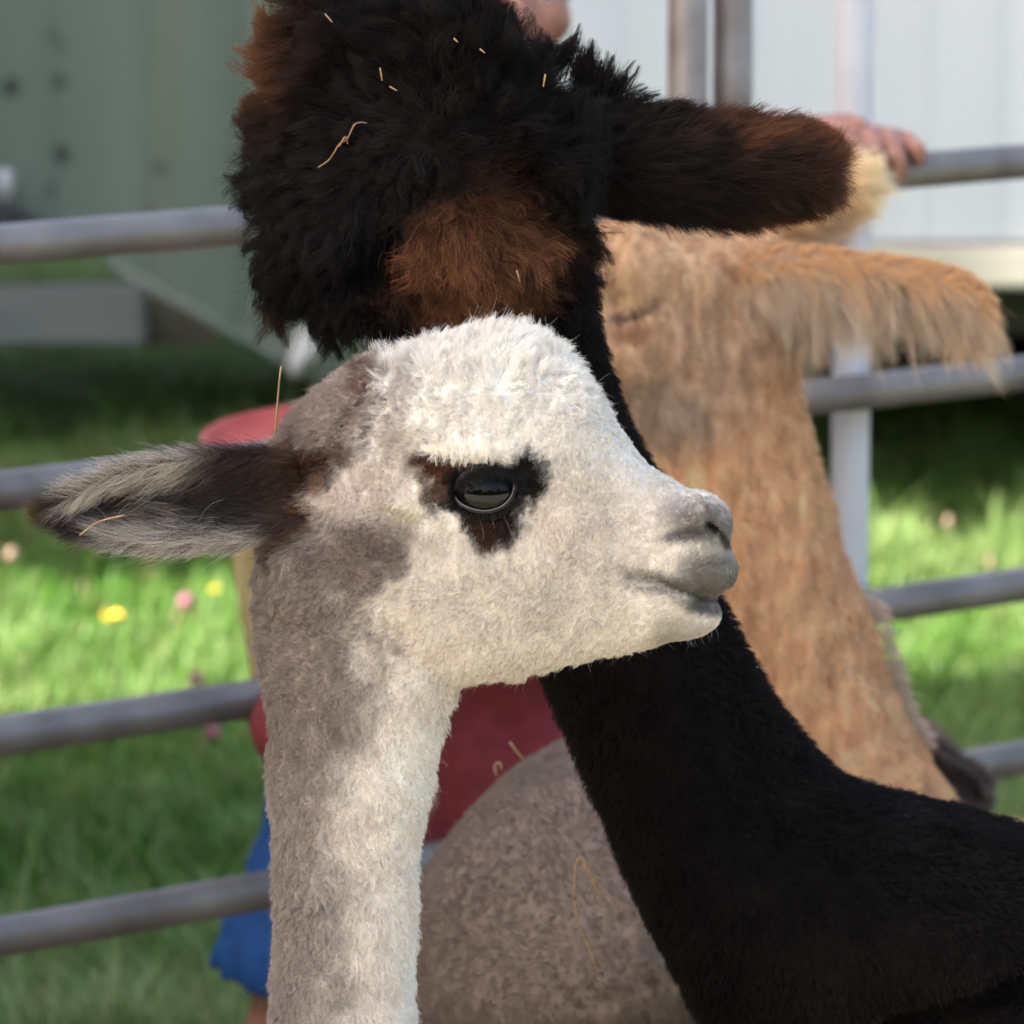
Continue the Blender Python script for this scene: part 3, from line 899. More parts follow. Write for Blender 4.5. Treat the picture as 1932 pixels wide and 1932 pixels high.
# ---- older child behind, one hand on the top rail
YA = 4.98
ax = Q(922, 0, YA)[0]
ez = Q(922, -20, YA)[2]
per = empty('person', (ax, YA, 0))
tag(per, 'person half hidden behind the black alpaca, cheek showing and one hand on the top rail', 'person')
yaw = R(20)
sh, eyes, w, k = head_shapes(np.array([ax, YA, ez]), 0.205, yaw)
sz = ez - 0.185
tx = ax + 0.01
sh += [tube([[ax, YA + 0.02, ez - 0.07], [ax + 0.005, YA + 0.02, sz + 0.04], [tx, YA + 0.02, sz - 0.05]], [0.052, 0.046, 0.06], 18, 12)]
sh += [tube([[tx, YA + 0.02, sz], [tx, YA + 0.02, sz - 0.12], [tx, YA + 0.02, sz - 0.26], [tx, YA + 0.02, sz - 0.40], [tx, YA + 0.02, sz - 0.44]], [0.075, 0.098, 0.092, 0.102, 0.09], 24, 24)]
fr = lambda u, dy, dz: (lambda q: np.array([q[0], q[1] + dy, q[2] + dz]))(fence_at(u, rail_z[0]))
wr = fr(1552, 0.050, 0.034)
SR = np.array([tx + 0.145, YA + 0.01, sz - 0.03]); ER = fr(1330, 0.13, -0.055)
sh += [limb(SR, ER, 0.044, 0.034), limb(ER, wr, 0.034, 0.022)]
SL = np.array([tx - 0.085, YA + 0.02, sz - 0.03]); EL = SL + [0.0, 0.03, -0.22]; WL = EL + [0.05, -0.12, -0.14]
sh += [limb(SL, EL, 0.044, 0.034), limb(EL, WL, 0.033, 0.022)] + simple_hand(WL, [0, -0.1, -1], [1, 0, 0], 0.0075)
for sx in (-1, 1):
    H = np.array([tx + sx * 0.07, YA + 0.02, sz - 0.42]); Kn = np.array([tx + sx * 0.075, YA + 0.01, 0.37]); A = np.array([tx + sx * 0.075, YA + 0.04, 0.075])
    sh += [limb(H, Kn, 0.070, 0.046), limb(Kn, A, 0.045, 0.030), limb(A + [0, 0, -0.02], A + [0, -0.11, -0.045], 0.033, 0.026)]
V, F, E = remesh(sh, 0.0036, 3)
body = child_mesh('body', V, F, per, M_skin)
eyes_for(per, eyes, k, yaw)
# the hand that grips the rail: palm behind, fingers over the top and down the front
hs = [limb(wr, fr(1600, 0.030, 0.034), 0.021, 0.022), limb(fr(1590, 0.024, 0.034), fr(1618, 0.010, 0.042), 0.020, 0.012),
      limb(fr(1600, 0.030, 0.030), fr(1700, 0.024, 0.022), 0.020, 0.016)]
for u0, u1, r, top, low in ((1590, 1618, .0088, .0455, .012), (1634, 1652, .0088, .0400, .008), (1676, 1690, .0086, .0360, .002), (1716, 1728, .0074, .0345, .014)):
    hs.append(tube([fr(u0 - 4, 0.026, 0.026), fr(u0, 0.004, top - 0.006), fr((u0 * 0.5 + u1 * 0.5), -0.020, top - 0.013), fr(u1, -0.031, low + 0.010), fr(u1 + 2, -0.029, low), fr(u1 + 2, -0.024, low - 0.007)],
                   [r * 1.15, r * 1.1, r * 1.1, r, r * 0.9, r * 0.5], 12, 22))
hs.append(tube([fr(1580, 0.020, 0.028), fr(1598, 0.022, 0.004), fr(1622, 0.020, -0.018), fr(1640, 0.010, -0.028)], [.012, .011, .0095, .007], 12, 14))
V, F, E = remesh(hs, 0.0016, 3)
child_mesh('hand', V, F, body, M_skin)
# clothes and hair
ts = [tube([[tx, YA + 0.02, sz + 0.02], [tx, YA + 0.02, sz - 0.02], [tx, YA + 0.02, sz - 0.12], [tx, YA + 0.02, sz - 0.26], [tx, YA + 0.02, sz - 0.43]], [0.060, 0.085, 0.108, 0.104, 0.112], 28, 24),
      limb(SR, SR + (ER - SR) * 0.6, 0.052, 0.052), limb(SL, SL + (EL - SL) * 0.6, 0.048, 0.048), limb(SL + [0.02, 0, 0.0], SR - [0.02, 0, 0.0], 0.050, 0.050)]
V, F, E = remesh(ts, 0.005, 4)
V = V + vnormals(V, F) * (0.004 * fbm(V * np.array([22, 22, 9]), 2, 66))[:, None]
child_mesh('shirt', V, F, per, M_grey)
ps = [limb([tx, YA + 0.02, sz - 0.42], [tx, YA + 0.02, sz - 0.46], 0.122, 0.122)]
for sx in (-1, 1):
    ps.append(limb([tx + sx * 0.07, YA + 0.02, sz - 0.44], [tx + sx * 0.078, YA + 0.02, 0.10], 0.078, 0.050))
V, F, E = remesh(ps, 0.005, 3)
child_mesh('trousers', V, F, per, M_denim)
for sx in (-1, 1):
    A = np.array([tx + sx * 0.075, YA + 0.04, 0.075])
    V, F, E = remesh([limb(A + [0, 0.02, -0.035], A + [0, -0.115, -0.042], 0.038, 0.032)], 0.004, 2)
    V[:, 2] = np.maximum(V[:, 2], 0.003)
    child_mesh('shoe', V, F, per, M_shoe)
def cap(x, y, z, r): return sph(w(x, y, z), r * k)
hr = [cap(0, 0.026, 0.042, 0.086), cap(0.045, 0.03, 0.0, 0.045), cap(-0.045, 0.03, 0.0, 0.045), cap(0, 0.06, -0.02, 0.06), cap(0.03, -0.03, 0.075, 0.045), cap(-0.03, -0.03, 0.075, 0.045)]
V, F, E = remesh(hr, 0.004, 3)
V = V + vnormals(V, F) * (0.0025 * fbm(V * np.array([90, 90, 14]), 2, 77))[:, None]
child_mesh('hair', V, F, per, M_brownhair)


# ================================================================== ALPACAS
def paint(q, P, base, blobs, warp=0.34, wscale=80.0, seed=40):
    """coat colours: base n x 3 overlaid with patches (u, v, ru, rv, rot degrees, colour, softness, strength)"""
    c = np.array(np.broadcast_to(base, (len(q), 3)), float)
    nz = fbm(P * wscale, 3, seed) + 0.35 * vnoise(P * wscale * 4.1, seed + 3)
    nz = nz * (1 - 0.75 * sstep(1170, 1260, q[:, 0]) * (1 - sstep(1260, 1300, q[:, 1]))) if seed == 40 else nz
    for (u, v, ru, rv, rot, colr, soft, st) in blobs:
        a = R(rot); du = q[:, 0] - u; dv = q[:, 1] - v
        x = (du * math.cos(a) + dv * math.sin(a)) / ru; y = (-du * math.sin(a) + dv * math.cos(a)) / rv
        d = np.sqrt(x * x + y * y) + nz * warp
        w = ((1 - sstep(1 - soft, 1 + soft, d)) * st)[:, None]
        c = c * (1 - w) + np.array(colr) * w
    return c


def flat_uv(P, Y0):
    T = P.copy(); T[:, 1] = Y0 - np.abs(P[:, 1] - Y0)      # both flanks carry the pattern of the near one
    return uv(T)


def legs(shapes, x0, x1, y, zt, half, sgn=1, along='x'):
    """front pair at x0, hind pair at x1; sgn = direction the animal faces along its axis"""
    def p(a, b, z): return np.array([a, y + b, z]) if along == 'x' else np.array([y + b, a, z])
    for s in (-1, 1):
        b = s * half
        shapes.append(limb(p(x0, b, zt), p(x0 - sgn * 0.01, b, 0.32), 0.060, 0.028))
        shapes.append(limb(p(x0 - sgn * 0.01, b, 0.32), p(x0, b, 0.07), 0.027, 0.019))
        shapes.append(limb(p(x0, b, 0.065), p(x0 + sgn * 0.035, b, 0.022), 0.022, 0.021))
        shapes.append(limb(p(x1, b, zt), p(x1 + sgn * 0.07, b, 0.46), 0.085, 0.050))
        shapes.append(limb(p(x1 + sgn * 0.07, b, 0.46), p(x1 - sgn * 0.05, b, 0.29), 0.050, 0.026))
        shapes.append(limb(p(x1 - sgn * 0.05, b, 0.29), p(x1 - sgn * 0.02, b, 0.07), 0.026, 0.019))
        shapes.append(limb(p(x1 - sgn * 0.02, b, 0.065), p(x1 + sgn * 0.015, b, 0.022), 0.022, 0.021))


def to_world(vec2):
    """picture-plane direction (right, down) -> world"""
    return np.stack([vec2[:, 0], np.zeros(len(vec2)), -vec2[:, 1]], 1)


def lerp_pts(pts, t):
    """points along a polyline at parameters t in 0..1"""
    pts = np.asarray(pts, float); s = np.linspace(0, 1, len(pts))
    return np.stack([np.interp(t, s, pts[:, k]) for k in range(pts.shape[1])], -1)


def ear_shell(top, bot, Y, cup, yaw=0.0, thick=0.003, m=46, n=23, curl=0.0, dy0=0.0):
    """a spoon-shaped ear: top and bottom edge lines from base to tip; the middle is set back (away from the camera) by cup metres"""
    tt = np.linspace(0, 1, m)
    a = smooth_rows(top, m); b = smooth_rows(bot, m)
    q = np.linspace(-1, 1, n)
    out = []
    for i, t in enumerate(tt):
        A = Q(a[i, 0], a[i, 1], Y + dy0); B = Q(b[i, 0], b[i, 1], Y + dy0)
        f = (q + 1) / 2
        row = B[None] * (1 - f[:, None]) + A[None] * f[:, None]
        w = np.linalg.norm(A - B)
        row[:, 1] += yaw * t + cup * min(1, w / 0.03) * (1 - q ** 2) - curl * w * np.clip(np.abs(q) - 0.75, 0, 1) * 0
        out.append(row)
    fr = np.array(out)
    bk = fr.copy(); bk[:, :, 1] += thick * (1.2 - 0.7 * q[None] ** 2)
    ring = np.concatenate([fr, bk[:, ::-1]], 1)
    V, F = grid_shape(ring)
    # front surface alone, for the hair that lines it
    i = np.arange(m - 1)[:, None] * n + np.arange(n - 1)[None]
    FF = np.stack([i, i + 1, i + n + 1, i + n], -1).reshape(-1, 4)
    T = np.repeat(tt, n); S = np.tile(q, m)
    return V, F, fr.reshape(-1, 3), FF, T, S, bk.reshape(-1, 3)


# ------------------------------------------------------------------ white and grey young alpaca, in front
YW = 2.97
sh = []
# head
sh.append(loft([(512, 830, 486, 1110, .034), (575, 748, 556, 1230, .050), (670, 680, 668, 1292, .056, .08), (790, 628, 790, 1300, .059, .10), (900, 604, 895, 1290, .058, .12),
                (1000, 604, 990, 1278, .054, .12), (1078, 648, 1062, 1258, .049, .10), (1150, 772, 1135, 1243, .040, .06), (1218, 866, 1205, 1230, .033, .02), (1285, 910, 1265, 1212, .028, 0), (1325, 950, 1310, 1180, .022, 0)], YW, 70, 48, 2.3))
# brow and cheek bone
sh.append(ell(930, 870, YW, 120, 60, 0.061))
# nose pad, upper lip, lower lip
sh.append(ell(1312, 985, YW, 76, 66, 0.0235, R(-8)))
sh.append(ell(1298, 1064, YW, 102, 62, 0.0222, R(-8)))
sh.append(ell(1318, 1022, YW, 64, 52, 0.0228, R(10)))
sh.append(ell(1346, 1077, YW, 52, 47, 0.0162))
sh.append(ell(1284, 1162, YW, 84, 49, 0.0198, R(5)))
# neck
neck = [(560, 960, 800, 1010, .040), (484, 1090, 850, 1200, .046), (478, 1190, 870, 1290, .047), (493, 1290, 846, 1362, .047), (505, 1380, 832, 1420, .046), (499, 1480, 818, 1500, .045),
        (512, 1600, 793, 1610, .043), (512, 1750, 789, 1750, .043), (504, 1932, 785, 1932, .045), (480, 2100, 800, 2110, .052), (380, 2300, 830, 2330, .066), (250, 2440, 850, 2560, .085)]
sh.append(loft(neck, YW, 60, 40, 2.1))
# barrel and legs, below the picture
tor = [(830, 2450, 830, 2680, .05), (700, 2330, 700, 2860, .105), (350, 2260, 350, 2930, .14), (-250, 2230, -250, 2930, .145), (-800, 2240, -800, 2860, .14), (-1060, 2330, -1060, 2760, .10), (-1160, 2480, -1160, 2600, .03)]
sh.append(loft(tor, YW, 40, 40, 2.0))
xf = Q(640, 2500, YW)[0]; xh = Q(-900, 2500, YW)[0]
legs(sh, xf, xh, YW, 0.55, 0.075, 1)
sh.append(limb(Q(-1120, 2420, YW), Q(-1260, 2640, YW), 0.035, 0.02))
V, F, E = remesh(sh, 0.0021, 6)
N = vnormals(V, F)
q = flat_uv(V, YW)
side = np.sign(V[:, 1] - YW)

# the outline drawn above is that of the wool: draw the skin back under it
def w_len(q):
    """fleece length over the animal, metres"""
    L = np.full(len(q), 0.0064)
    crown = (1 - sstep(640, 830, q[:, 1])) * sstep(640, 720, q[:, 0]) * (1 - sstep(1120, 1220, q[:, 0]))
    L = L + 0.0062 * crown
    L = L + 0.004 * (1 - sstep(560, 640, q[:, 0])) * (1 - sstep(1050, 1300, q[:, 1]))
    face = sstep(1090, 1230, q[:, 0]) * (1 - sstep(1250, 1300, q[:, 1]))
    L = L * (1 - face) + 0.0036 * face
    nose = sstep(1230, 1330, q[:, 0])
    L = L * (1 - nose) + 0.0030 * nose
    L = L * (1 - 0.5 * np.exp(-((q[:, 1] - np.interp(q[:, 0], [1185, 1240, 1290, 1362], [1088, 1096, 1116, 1136])) / 12) ** 2) * sstep(1185, 1200, q[:, 0]))
    eye = 1 - sstep(0.8, 1.5, np.hypot((q[:, 0] - 918) / 105, (q[:, 1] - 935) / 85))
    L = L * (1 - eye) + 0.0045 * eye
    return L

V = V - N * (w_len(q) * (0.55 + 0.35 * (1 - sstep(640, 800, q[:, 1])) * sstep(680, 760, q[:, 0])))[:, None]
# eye opening, tear trough, nostril fold, mouth line (both sides of the head alike)
def dent(q, poly, width):
    poly = np.asarray(poly, float); best = np.full(len(q), 1e9)
    for a, b in zip(poly[:-1], poly[1:]):
        d = b - a; t = np.clip(((q - a) @ d) / (d @ d), 0, 1)
        best = np.minimum(best, np.linalg.norm(q - (a + t[:, None] * d), axis=1))
    return np.exp(-(best / width) ** 2)
lat = np.clip(np.abs(V[:, 1] - YW) / 0.012, 0, 1)
EYE = (916, 926)
ed = np.hypot((q[:, 0] - EYE[0]) / 58, (q[:, 1] - EYE[1] + (q[:, 0] - EYE[0]) * 0.05) / 41)
dep = 0.0150 * (1 - sstep(0.92, 1.14, ed))
dep += 0.004 * np.exp(-(((q[:, 0] - 930) / 130) ** 2 + ((q[:, 1] - 965) / 80) ** 2))
dep -= 0.0045 * np.exp(-(((q[:, 0] - 895) / 95) ** 2 + ((q[:, 1] - 846) / 24) ** 2))
dep += 0.0030 * dent(q, [(1150, 960), (1210, 1010), (1190, 1080)], 60)
dep += 0.0012 * dent(q, [(1272, 1008), (1305, 1005), (1338, 994)], 9)
dep += 0.0030 * dent(q, [(1338, 992), (1354, 1000), (1367, 1016), (1377, 1036)], 6)
dep += 0.0060 * dent(q, [(1340, 991), (1352, 1001)], 8)
dep -= 0.0022 * np.exp(-(((q[:, 0] - 1320) / 45) ** 2 + ((q[:, 1] - 965) / 26) ** 2))
dep += 0.0036 * dent(q, [(1188, 1088), (1235, 1094), (1290, 1116), (1330, 1130), (1362, 1136)], 9)
dep += 0.0016 * dent(q, [(1140, 1120), (1180, 1190)], 16)
V[:, 1] -= side * dep * lat
head_m = (q[:, 1] < 2150).astype(float)
V = relax(V, E, 2, 0.5)
# wool relief
amp = np.clip((w_len(q) - 0.0028) / 0.006, 0, 1.2)
V = V + N * (amp * (0.0013 * fbm(V * 190, 2, 3) + 0.0006 * fbm(V * 70, 2, 9) + 0.0006 * fbm(V * np.array([100, 100, 28]), 2, 19)))[:, None]
V[:, 2] = np.maximum(V[:, 2], 0.004)
N = vnormals(V, F)

CREAM = np.array([0.82, 0.79, 0.745]); BEIGE = np.array([0.66, 0.585, 0.49]); GREYM = np.array([0.235, 0.195, 0.180])
BLK = (0.010, 0.008, 0.008); RUST = (0.125, 0.045, 0.022); DKBR = (0.050, 0.026, 0.018)
W_BLOBS = [
    # cheek and jaw
    (960, 1130, 330, 190, 0, (0.76, 0.715, 0.66), 0.6, 0.9),
    (1120, 1000, 120, 110, 20, (0.75, 0.68, 0.615), 0.6, 0.6),
    # grey nape, throat side and back of the neck
    (560, 1190, 150, 260, 8, (0.27, 0.225, 0.205), 0.55, 0.95),
    (600, 800, 118, 90, -30, (0.27, 0.22, 0.19), 0.4, 1.0),
    (640, 760, 70, 60, -40, (0.33, 0.27, 0.24), 0.4, 0.9),
    (692, 690, 18, 70, 15, (0.20, 0.12, 0.095), 0.5, 0.75),
    (520, 900, 80, 60, -20, (0.16, 0.13, 0.11), 0.4, 0.9),
    (745, 800, 22, 120, 14, (0.34, 0.28, 0.25), 0.6, 0.55),
    (800, 860, 60, 40, 20, (0.45, 0.38, 0.33), 0.6, 0.6),
    (668, 772, 5, 46, 35, (0.07, 0.055, 0.05), 0.6, 0.8),  # thin dark crease lines, their shade put into the coat colour
    (700, 800, 5, 40, 32, (0.07, 0.055, 0.05), 0.6, 0.75),
    (640, 822, 6, 34, 20, (0.08, 0.06, 0.05), 0.6, 0.7),
    (725, 760, 5, 44, 20, (0.16, 0.12, 0.11), 0.6, 0.6),
    (572, 945, 16, 60, 8, (0.17, 0.075, 0.045), 0.6, 0.8),
    # grey patch below the ear
    (705, 1030, 68, 62, 10, (0.185, 0.145, 0.135), 0.45, 0.95),
    (640, 1060, 70, 50, 0, (0.26, 0.21, 0.19), 0.5, 0.8),
    (760, 990, 60, 30, 30, (0.42, 0.36, 0.31), 0.5, 0.6),
    # pale temple
    (690, 925, 72, 52, -10, (0.62, 0.555, 0.515), 0.4, 0.95),
    (630, 930, 30, 36, 0, (0.60, 0.53, 0.49), 0.4, 0.8),
    # rusty and dark marks round the ear base
    (552, 925, 46, 58, 8, (0.040, 0.026, 0.020), 0.5, 0.95),
    (600, 882, 44, 34, 10, DKBR, 0.4, 0.95),
    (655, 855, 40, 22, -15, (0.085, 0.045, 0.034), 0.6, 0.8),
    (560, 868, 30, 24, 20, RUST, 0.5, 0.8),
    (582, 962, 15, 42, 12, (0.20, 0.09, 0.055), 0.6, 0.7),
    (600, 915, 16, 26, 12, (0.28, 0.17, 0.12), 0.5, 0.7),
    (525, 1010, 36, 26, -15, (0.15, 0.085, 0.060), 0.5, 0.8),
    (500, 1045, 24, 20, 0, (0.07, 0.05, 0.045), 0.5, 0.8),
    # sallow mark
    (770, 965, 36, 12, 20, (0.55, 0.50, 0.30), 0.6, 0.5),
    # eye mask
    (850, 892, 70, 42, 8, (0.085, 0.036, 0.022), 0.25, 1.0),
    (910, 925, 100, 60, -4, BLK, 0.25, 1.0),
    (985, 892, 46, 46, 10, (0.014, 0.012, 0.012), 0.3, 1.0),
    (1006, 914, 30, 26, 0, (0.016, 0.014, 0.014), 0.35, 0.95),
    (932, 982, 58, 44, 15, (0.022, 0.014, 0.012), 0.3, 1.0),
    (912, 1010, 24, 28, 10, (0.050, 0.024, 0.016), 0.4, 0.95),
    (815, 925, 26, 22, 0, (0.12, 0.075, 0.055), 0.5, 0.7),
    # white brow hanging over the mask
    (888, 846, 78, 15, 0, (0.82, 0.79, 0.72), 0.3, 0.98),
    # grey muzzle
    (1332, 984, 72, 40, 12, (0.19, 0.175, 0.16), 0.55, 0.92),
    (1290, 1006, 44, 13, -8, (0.10, 0.09, 0.08), 0.5, 0.85),  # dark nose fold and nostril hollow, shade put into the colour
    (1347, 996, 17, 9, 35, (0.012, 0.011, 0.010), 0.45, 1.0),
    (1368, 1018, 8, 20, -25, (0.05, 0.045, 0.042), 0.5, 0.9),
    (1352, 1085, 74, 52, 0, (0.175, 0.168, 0.152), 0.6, 0.92),
    (1275, 1104, 92, 18, 14, (0.17, 0.158, 0.14), 0.5, 0.85),
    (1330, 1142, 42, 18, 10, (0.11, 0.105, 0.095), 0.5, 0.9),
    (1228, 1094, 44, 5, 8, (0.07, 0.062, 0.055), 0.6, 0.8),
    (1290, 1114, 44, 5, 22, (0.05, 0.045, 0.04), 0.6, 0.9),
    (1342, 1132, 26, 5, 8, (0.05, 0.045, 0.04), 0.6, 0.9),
    (1205, 1098, 40, 20, 10, (0.32, 0.29, 0.25), 0.5, 0.7),
    (1285, 1195, 60, 34, 0, (0.50, 0.47, 0.41), 0.5, 0.7),
]

def w_color(P):
    q = flat_uv(P, YW)
    t = sstep(820, 1000, q[:, 1] + 70 * fbm(P * 25, 2, 77))[:, None]
    base = CREAM * (1 - t) + np.array([0.78, 0.735, 0.68]) * t
    nk = sstep(1280, 1420, q[:, 1])[:, None]
    base = base * (1 - nk) + np.array([0.84, 0.795, 0.745]) * nk
    # the neck goes from taupe at the nape to cream at the throat
    tp = (1 - sstep(555, 745, q[:, 0] + 26 * fbm(P * 60, 2, 71) + 14 * fbm(P * 210, 2, 72))) * sstep(1180, 1330, q[:, 1])
    base = base * (1 - 0.95 * tp[:, None]) + np.array([0.295, 0.258, 0.243]) * 0.95 * tp[:, None]
    c = paint(q, P, base, W_BLOBS)
    mott = 1 + 0.08 * fbm(P * 260, 2, 21)[:, None] + 0.06 * fbm(P * np.array([110, 110, 60]), 2, 23)[:, None] + 0.05 * fbm(P * 30, 2, 25)[:, None]
    return np.clip(c * mott, 0.004, 0.86)

WB = np.array([Q(100, 2500, YW)[0], YW, 0.0])
white = top_mesh('alpaca', V, F, WB, M_hide, np.clip(w_color(V) * 0.85, 0.004, 0.8))
tag(white, 'young white and grey alpaca in profile with a dark eye patch, in front', 'alpaca', 'alpacas standing in the pen')

# fleece
wt_ = view_weight(V, N)
qv = flat_uv(V, YW)
wt_ = wt_ * (1 + 2.6 * sstep(1180, 1300, qv[:, 0]) + 0.6 * (np.hypot((qv[:, 0] - 918) / 120, (qv[:, 1] - 935) / 100) < 1))
P, PN = scatter(V, F, N, 380000, wt_)
q = flat_uv(P, YW)
# none inside the eye opening
ed = np.hypot((q[:, 0] - EYE[0]) / 55, (q[:, 1] - EYE[1] + (q[:, 0] - EYE[0]) * 0.05) / 38)
nos = np.hypot((q[:, 0] - 1347) / 13, (q[:, 1] - 996) / 8)
keep = (ed > 1.0) & (P[:, 2] > 0.03) & (nos > 1)
P, PN, q = P[keep], PN[keep], q[keep]
L = w_len(q)
g2 = np.tile(np.array([-0.75, 0.45]), (len(P), 1))
def blend(g2, w, vec):
    return g2 * (1 - w[:, None]) + np.asarray(vec) * w[:, None]
g2 = blend(g2, sstep(1230, 1420, q[:, 1]) * (1 - sstep(860, 930, q[:, 0])), (-0.1, 1.0))
crown = (1 - sstep(640, 800, q[:, 1])) * sstep(660, 740, q[:, 0])
g2 = blend(g2, crown * (1 - sstep(1000, 1080, q[:, 0])), (0.25, -0.9))
g2 = blend(g2, (1 - sstep(700, 830, q[:, 1])) * sstep(1000, 1090, q[:, 0]), (0.8, -0.55))
g2 = blend(g2, sstep(0, 60, q[:, 1] - 935) * (1 - sstep(1.0, 1.9, np.hypot((q[:, 0] - 918) / 130, (q[:, 1] - 960) / 90))), (-0.15, 1.0))
g2 = blend(g2, (1 - sstep(866, 884, q[:, 1])) * sstep(800, 835, q[:, 1]) * (1 - sstep(960, 990, q[:, 0])) * sstep(800, 840, q[:, 0]), (0.1, 1.0))
g2 = blend(g2, sstep(1130, 1190, q[:, 1]) * sstep(1080, 1200, q[:, 0]), (-0.5, 0.85))
g3 = to_world(g2)
swirl = vnoise3(P * 55, 61)
g3 = unit(g3 + swirl * 0.55 + 0.6 * vnoise3(P * 190, 66))
lift = np.full(len(P), 0.74)
lift = lift - 0.26 * sstep(1150, 1300, q[:, 0])
eye = 1 - sstep(0.9, 1.7, np.hypot((q[:, 0] - 918) / 110, (q[:, 1] - 935) / 90))
lift = lift - 0.25 * eye
lift = lift + 0.12 * crown
rad = np.where(q[:, 0] > 1200, 0.85e-4, 1.15e-4)
col = w_color(P)
brow = np.exp(-(((q[:, 0] - 892) / 70) ** 2 + ((q[:, 1] - 850) / 13) ** 2))
L = L * (1 + 0.45 * brow)
mask_ = (np.hypot((q[:, 0] - 915) / 100, (q[:, 1] - 925) / 64) < 1) & (q[:, 1] > 864)
L = np.where(mask_, 0.0030, L)
L = L * np.where(nose_ := (q[:, 0] > 1230), 1.0, 1 + 0.30 * fbm(P * 150, 2, 97))
lift = lift - 0.15 * brow
col = np.clip(col * rng.uniform(0.80, 1.14, (len(P), 1)), 0, 0.88)
tip = np.clip(col * 1.06, 0, 0.88)
strands('fleece', white, P, PN, L, g3, lift, 0.16, col, tip, rad, 6, 40000, 0.66, 0.0009, 1.6, 0.03)
# stray longer fibres along the outline and on the face
sel = rng.choice(len(P), 9000, replace=False)
sel = sel[(q[sel, 0] < 1180) & (rng.random(9000) > 0.75 * crown[sel])]
strands('guard_hair', white, P[sel], PN[sel], L[sel] * 1.5, g3[sel], lift[sel], 0.35, col[sel] * 0.95, np.clip(col[sel] * 1.1, 0, 0.88), 0.55e-4, 6, 0, 0, 0.0012, 1.0, 0.1)
# chin whiskers
mk = (q[:, 1] > 1175) & (q[:, 0] > 1190) & (q[:, 1] < 1250)
sel = rng.choice(np.nonzero(mk)[0], 26, replace=False)
gw = unit(np.tile(np.array([0.25, -0.05, -1.0]), (26, 1)) + rng.normal(0, 0.3, (26, 3)))
strands('whisker', white, P[sel], PN[sel], 0.010, gw, 0.45, 0.12, np.full((26, 3), 0.5), None, 0.55e-4, 6, 0, 0, 0.0005, 0.7, 0.2)

# eye
s = px(YW)
surf = V[(np.hypot(qv[:, 0] - EYE[0], qv[:, 1] - EYE[1]) > 66) & (np.hypot(qv[:, 0] - EYE[0], qv[:, 1] - EYE[1]) < 84) & (V[:, 1] < YW)]
y_rim = float(np.median(surf[:, 1]))
RE = 0.0235
EC = Q(EYE[0] + 2, EYE[1] - 1, y_rim + RE - 0.0040)
def sphere(c, r, n=40):
    th = np.linspace(0.01, math.pi - 0.01, n); ph = np.linspace(0, 2 * math.pi, 2 * n, endpoint=False)
    return grid_shape(np.stack([c[0] + r * np.sin(th)[:, None] * np.cos(ph), c[1] + r * np.sin(th)[:, None] * np.sin(ph), c[2] + r * np.cos(th)[:, None] * np.ones_like(ph)], -1))
M_eye, nt, b = nodes('dark_wet_eye')
tc = nt.nodes.new('ShaderNodeTexCoord'); nn = nt.nodes.new('ShaderNodeTexNoise'); nn.inputs['Scale'].default_value = 90
rr = nt.nodes.new('ShaderNodeValToRGB'); rr.color_ramp.elements[0].color = (0.0012, 0.0012, 0.0013, 1); rr.color_ramp.elements[1].color = (0.0030, 0.0024, 0.0022, 1)
nt.links.new(tc.outputs['Object'], nn.inputs['Vector']); nt.links.new(nn.outputs['Fac'], rr.inputs[0]); nt.links.new(rr.outputs[0], b.inputs['Base Color'])
b.inputs['Roughness'].default_value = 0.02; b.inputs['IOR'].default_value = 1.38; b.inputs['Specular IOR Level'].default_value = 0.32
M_lid = noise_mat('dark_eyelid_skin', (0.006, 0.0055, 0.006), (0.014, 0.012, 0.013), 250, 0.6, bump=0.2, spec=0.18)
M_tear = noise_mat('wet_lid_edge', (0.05, 0.045, 0.05), (0.08, 0.07, 0.075), 300, 0.12, spec=0.9)
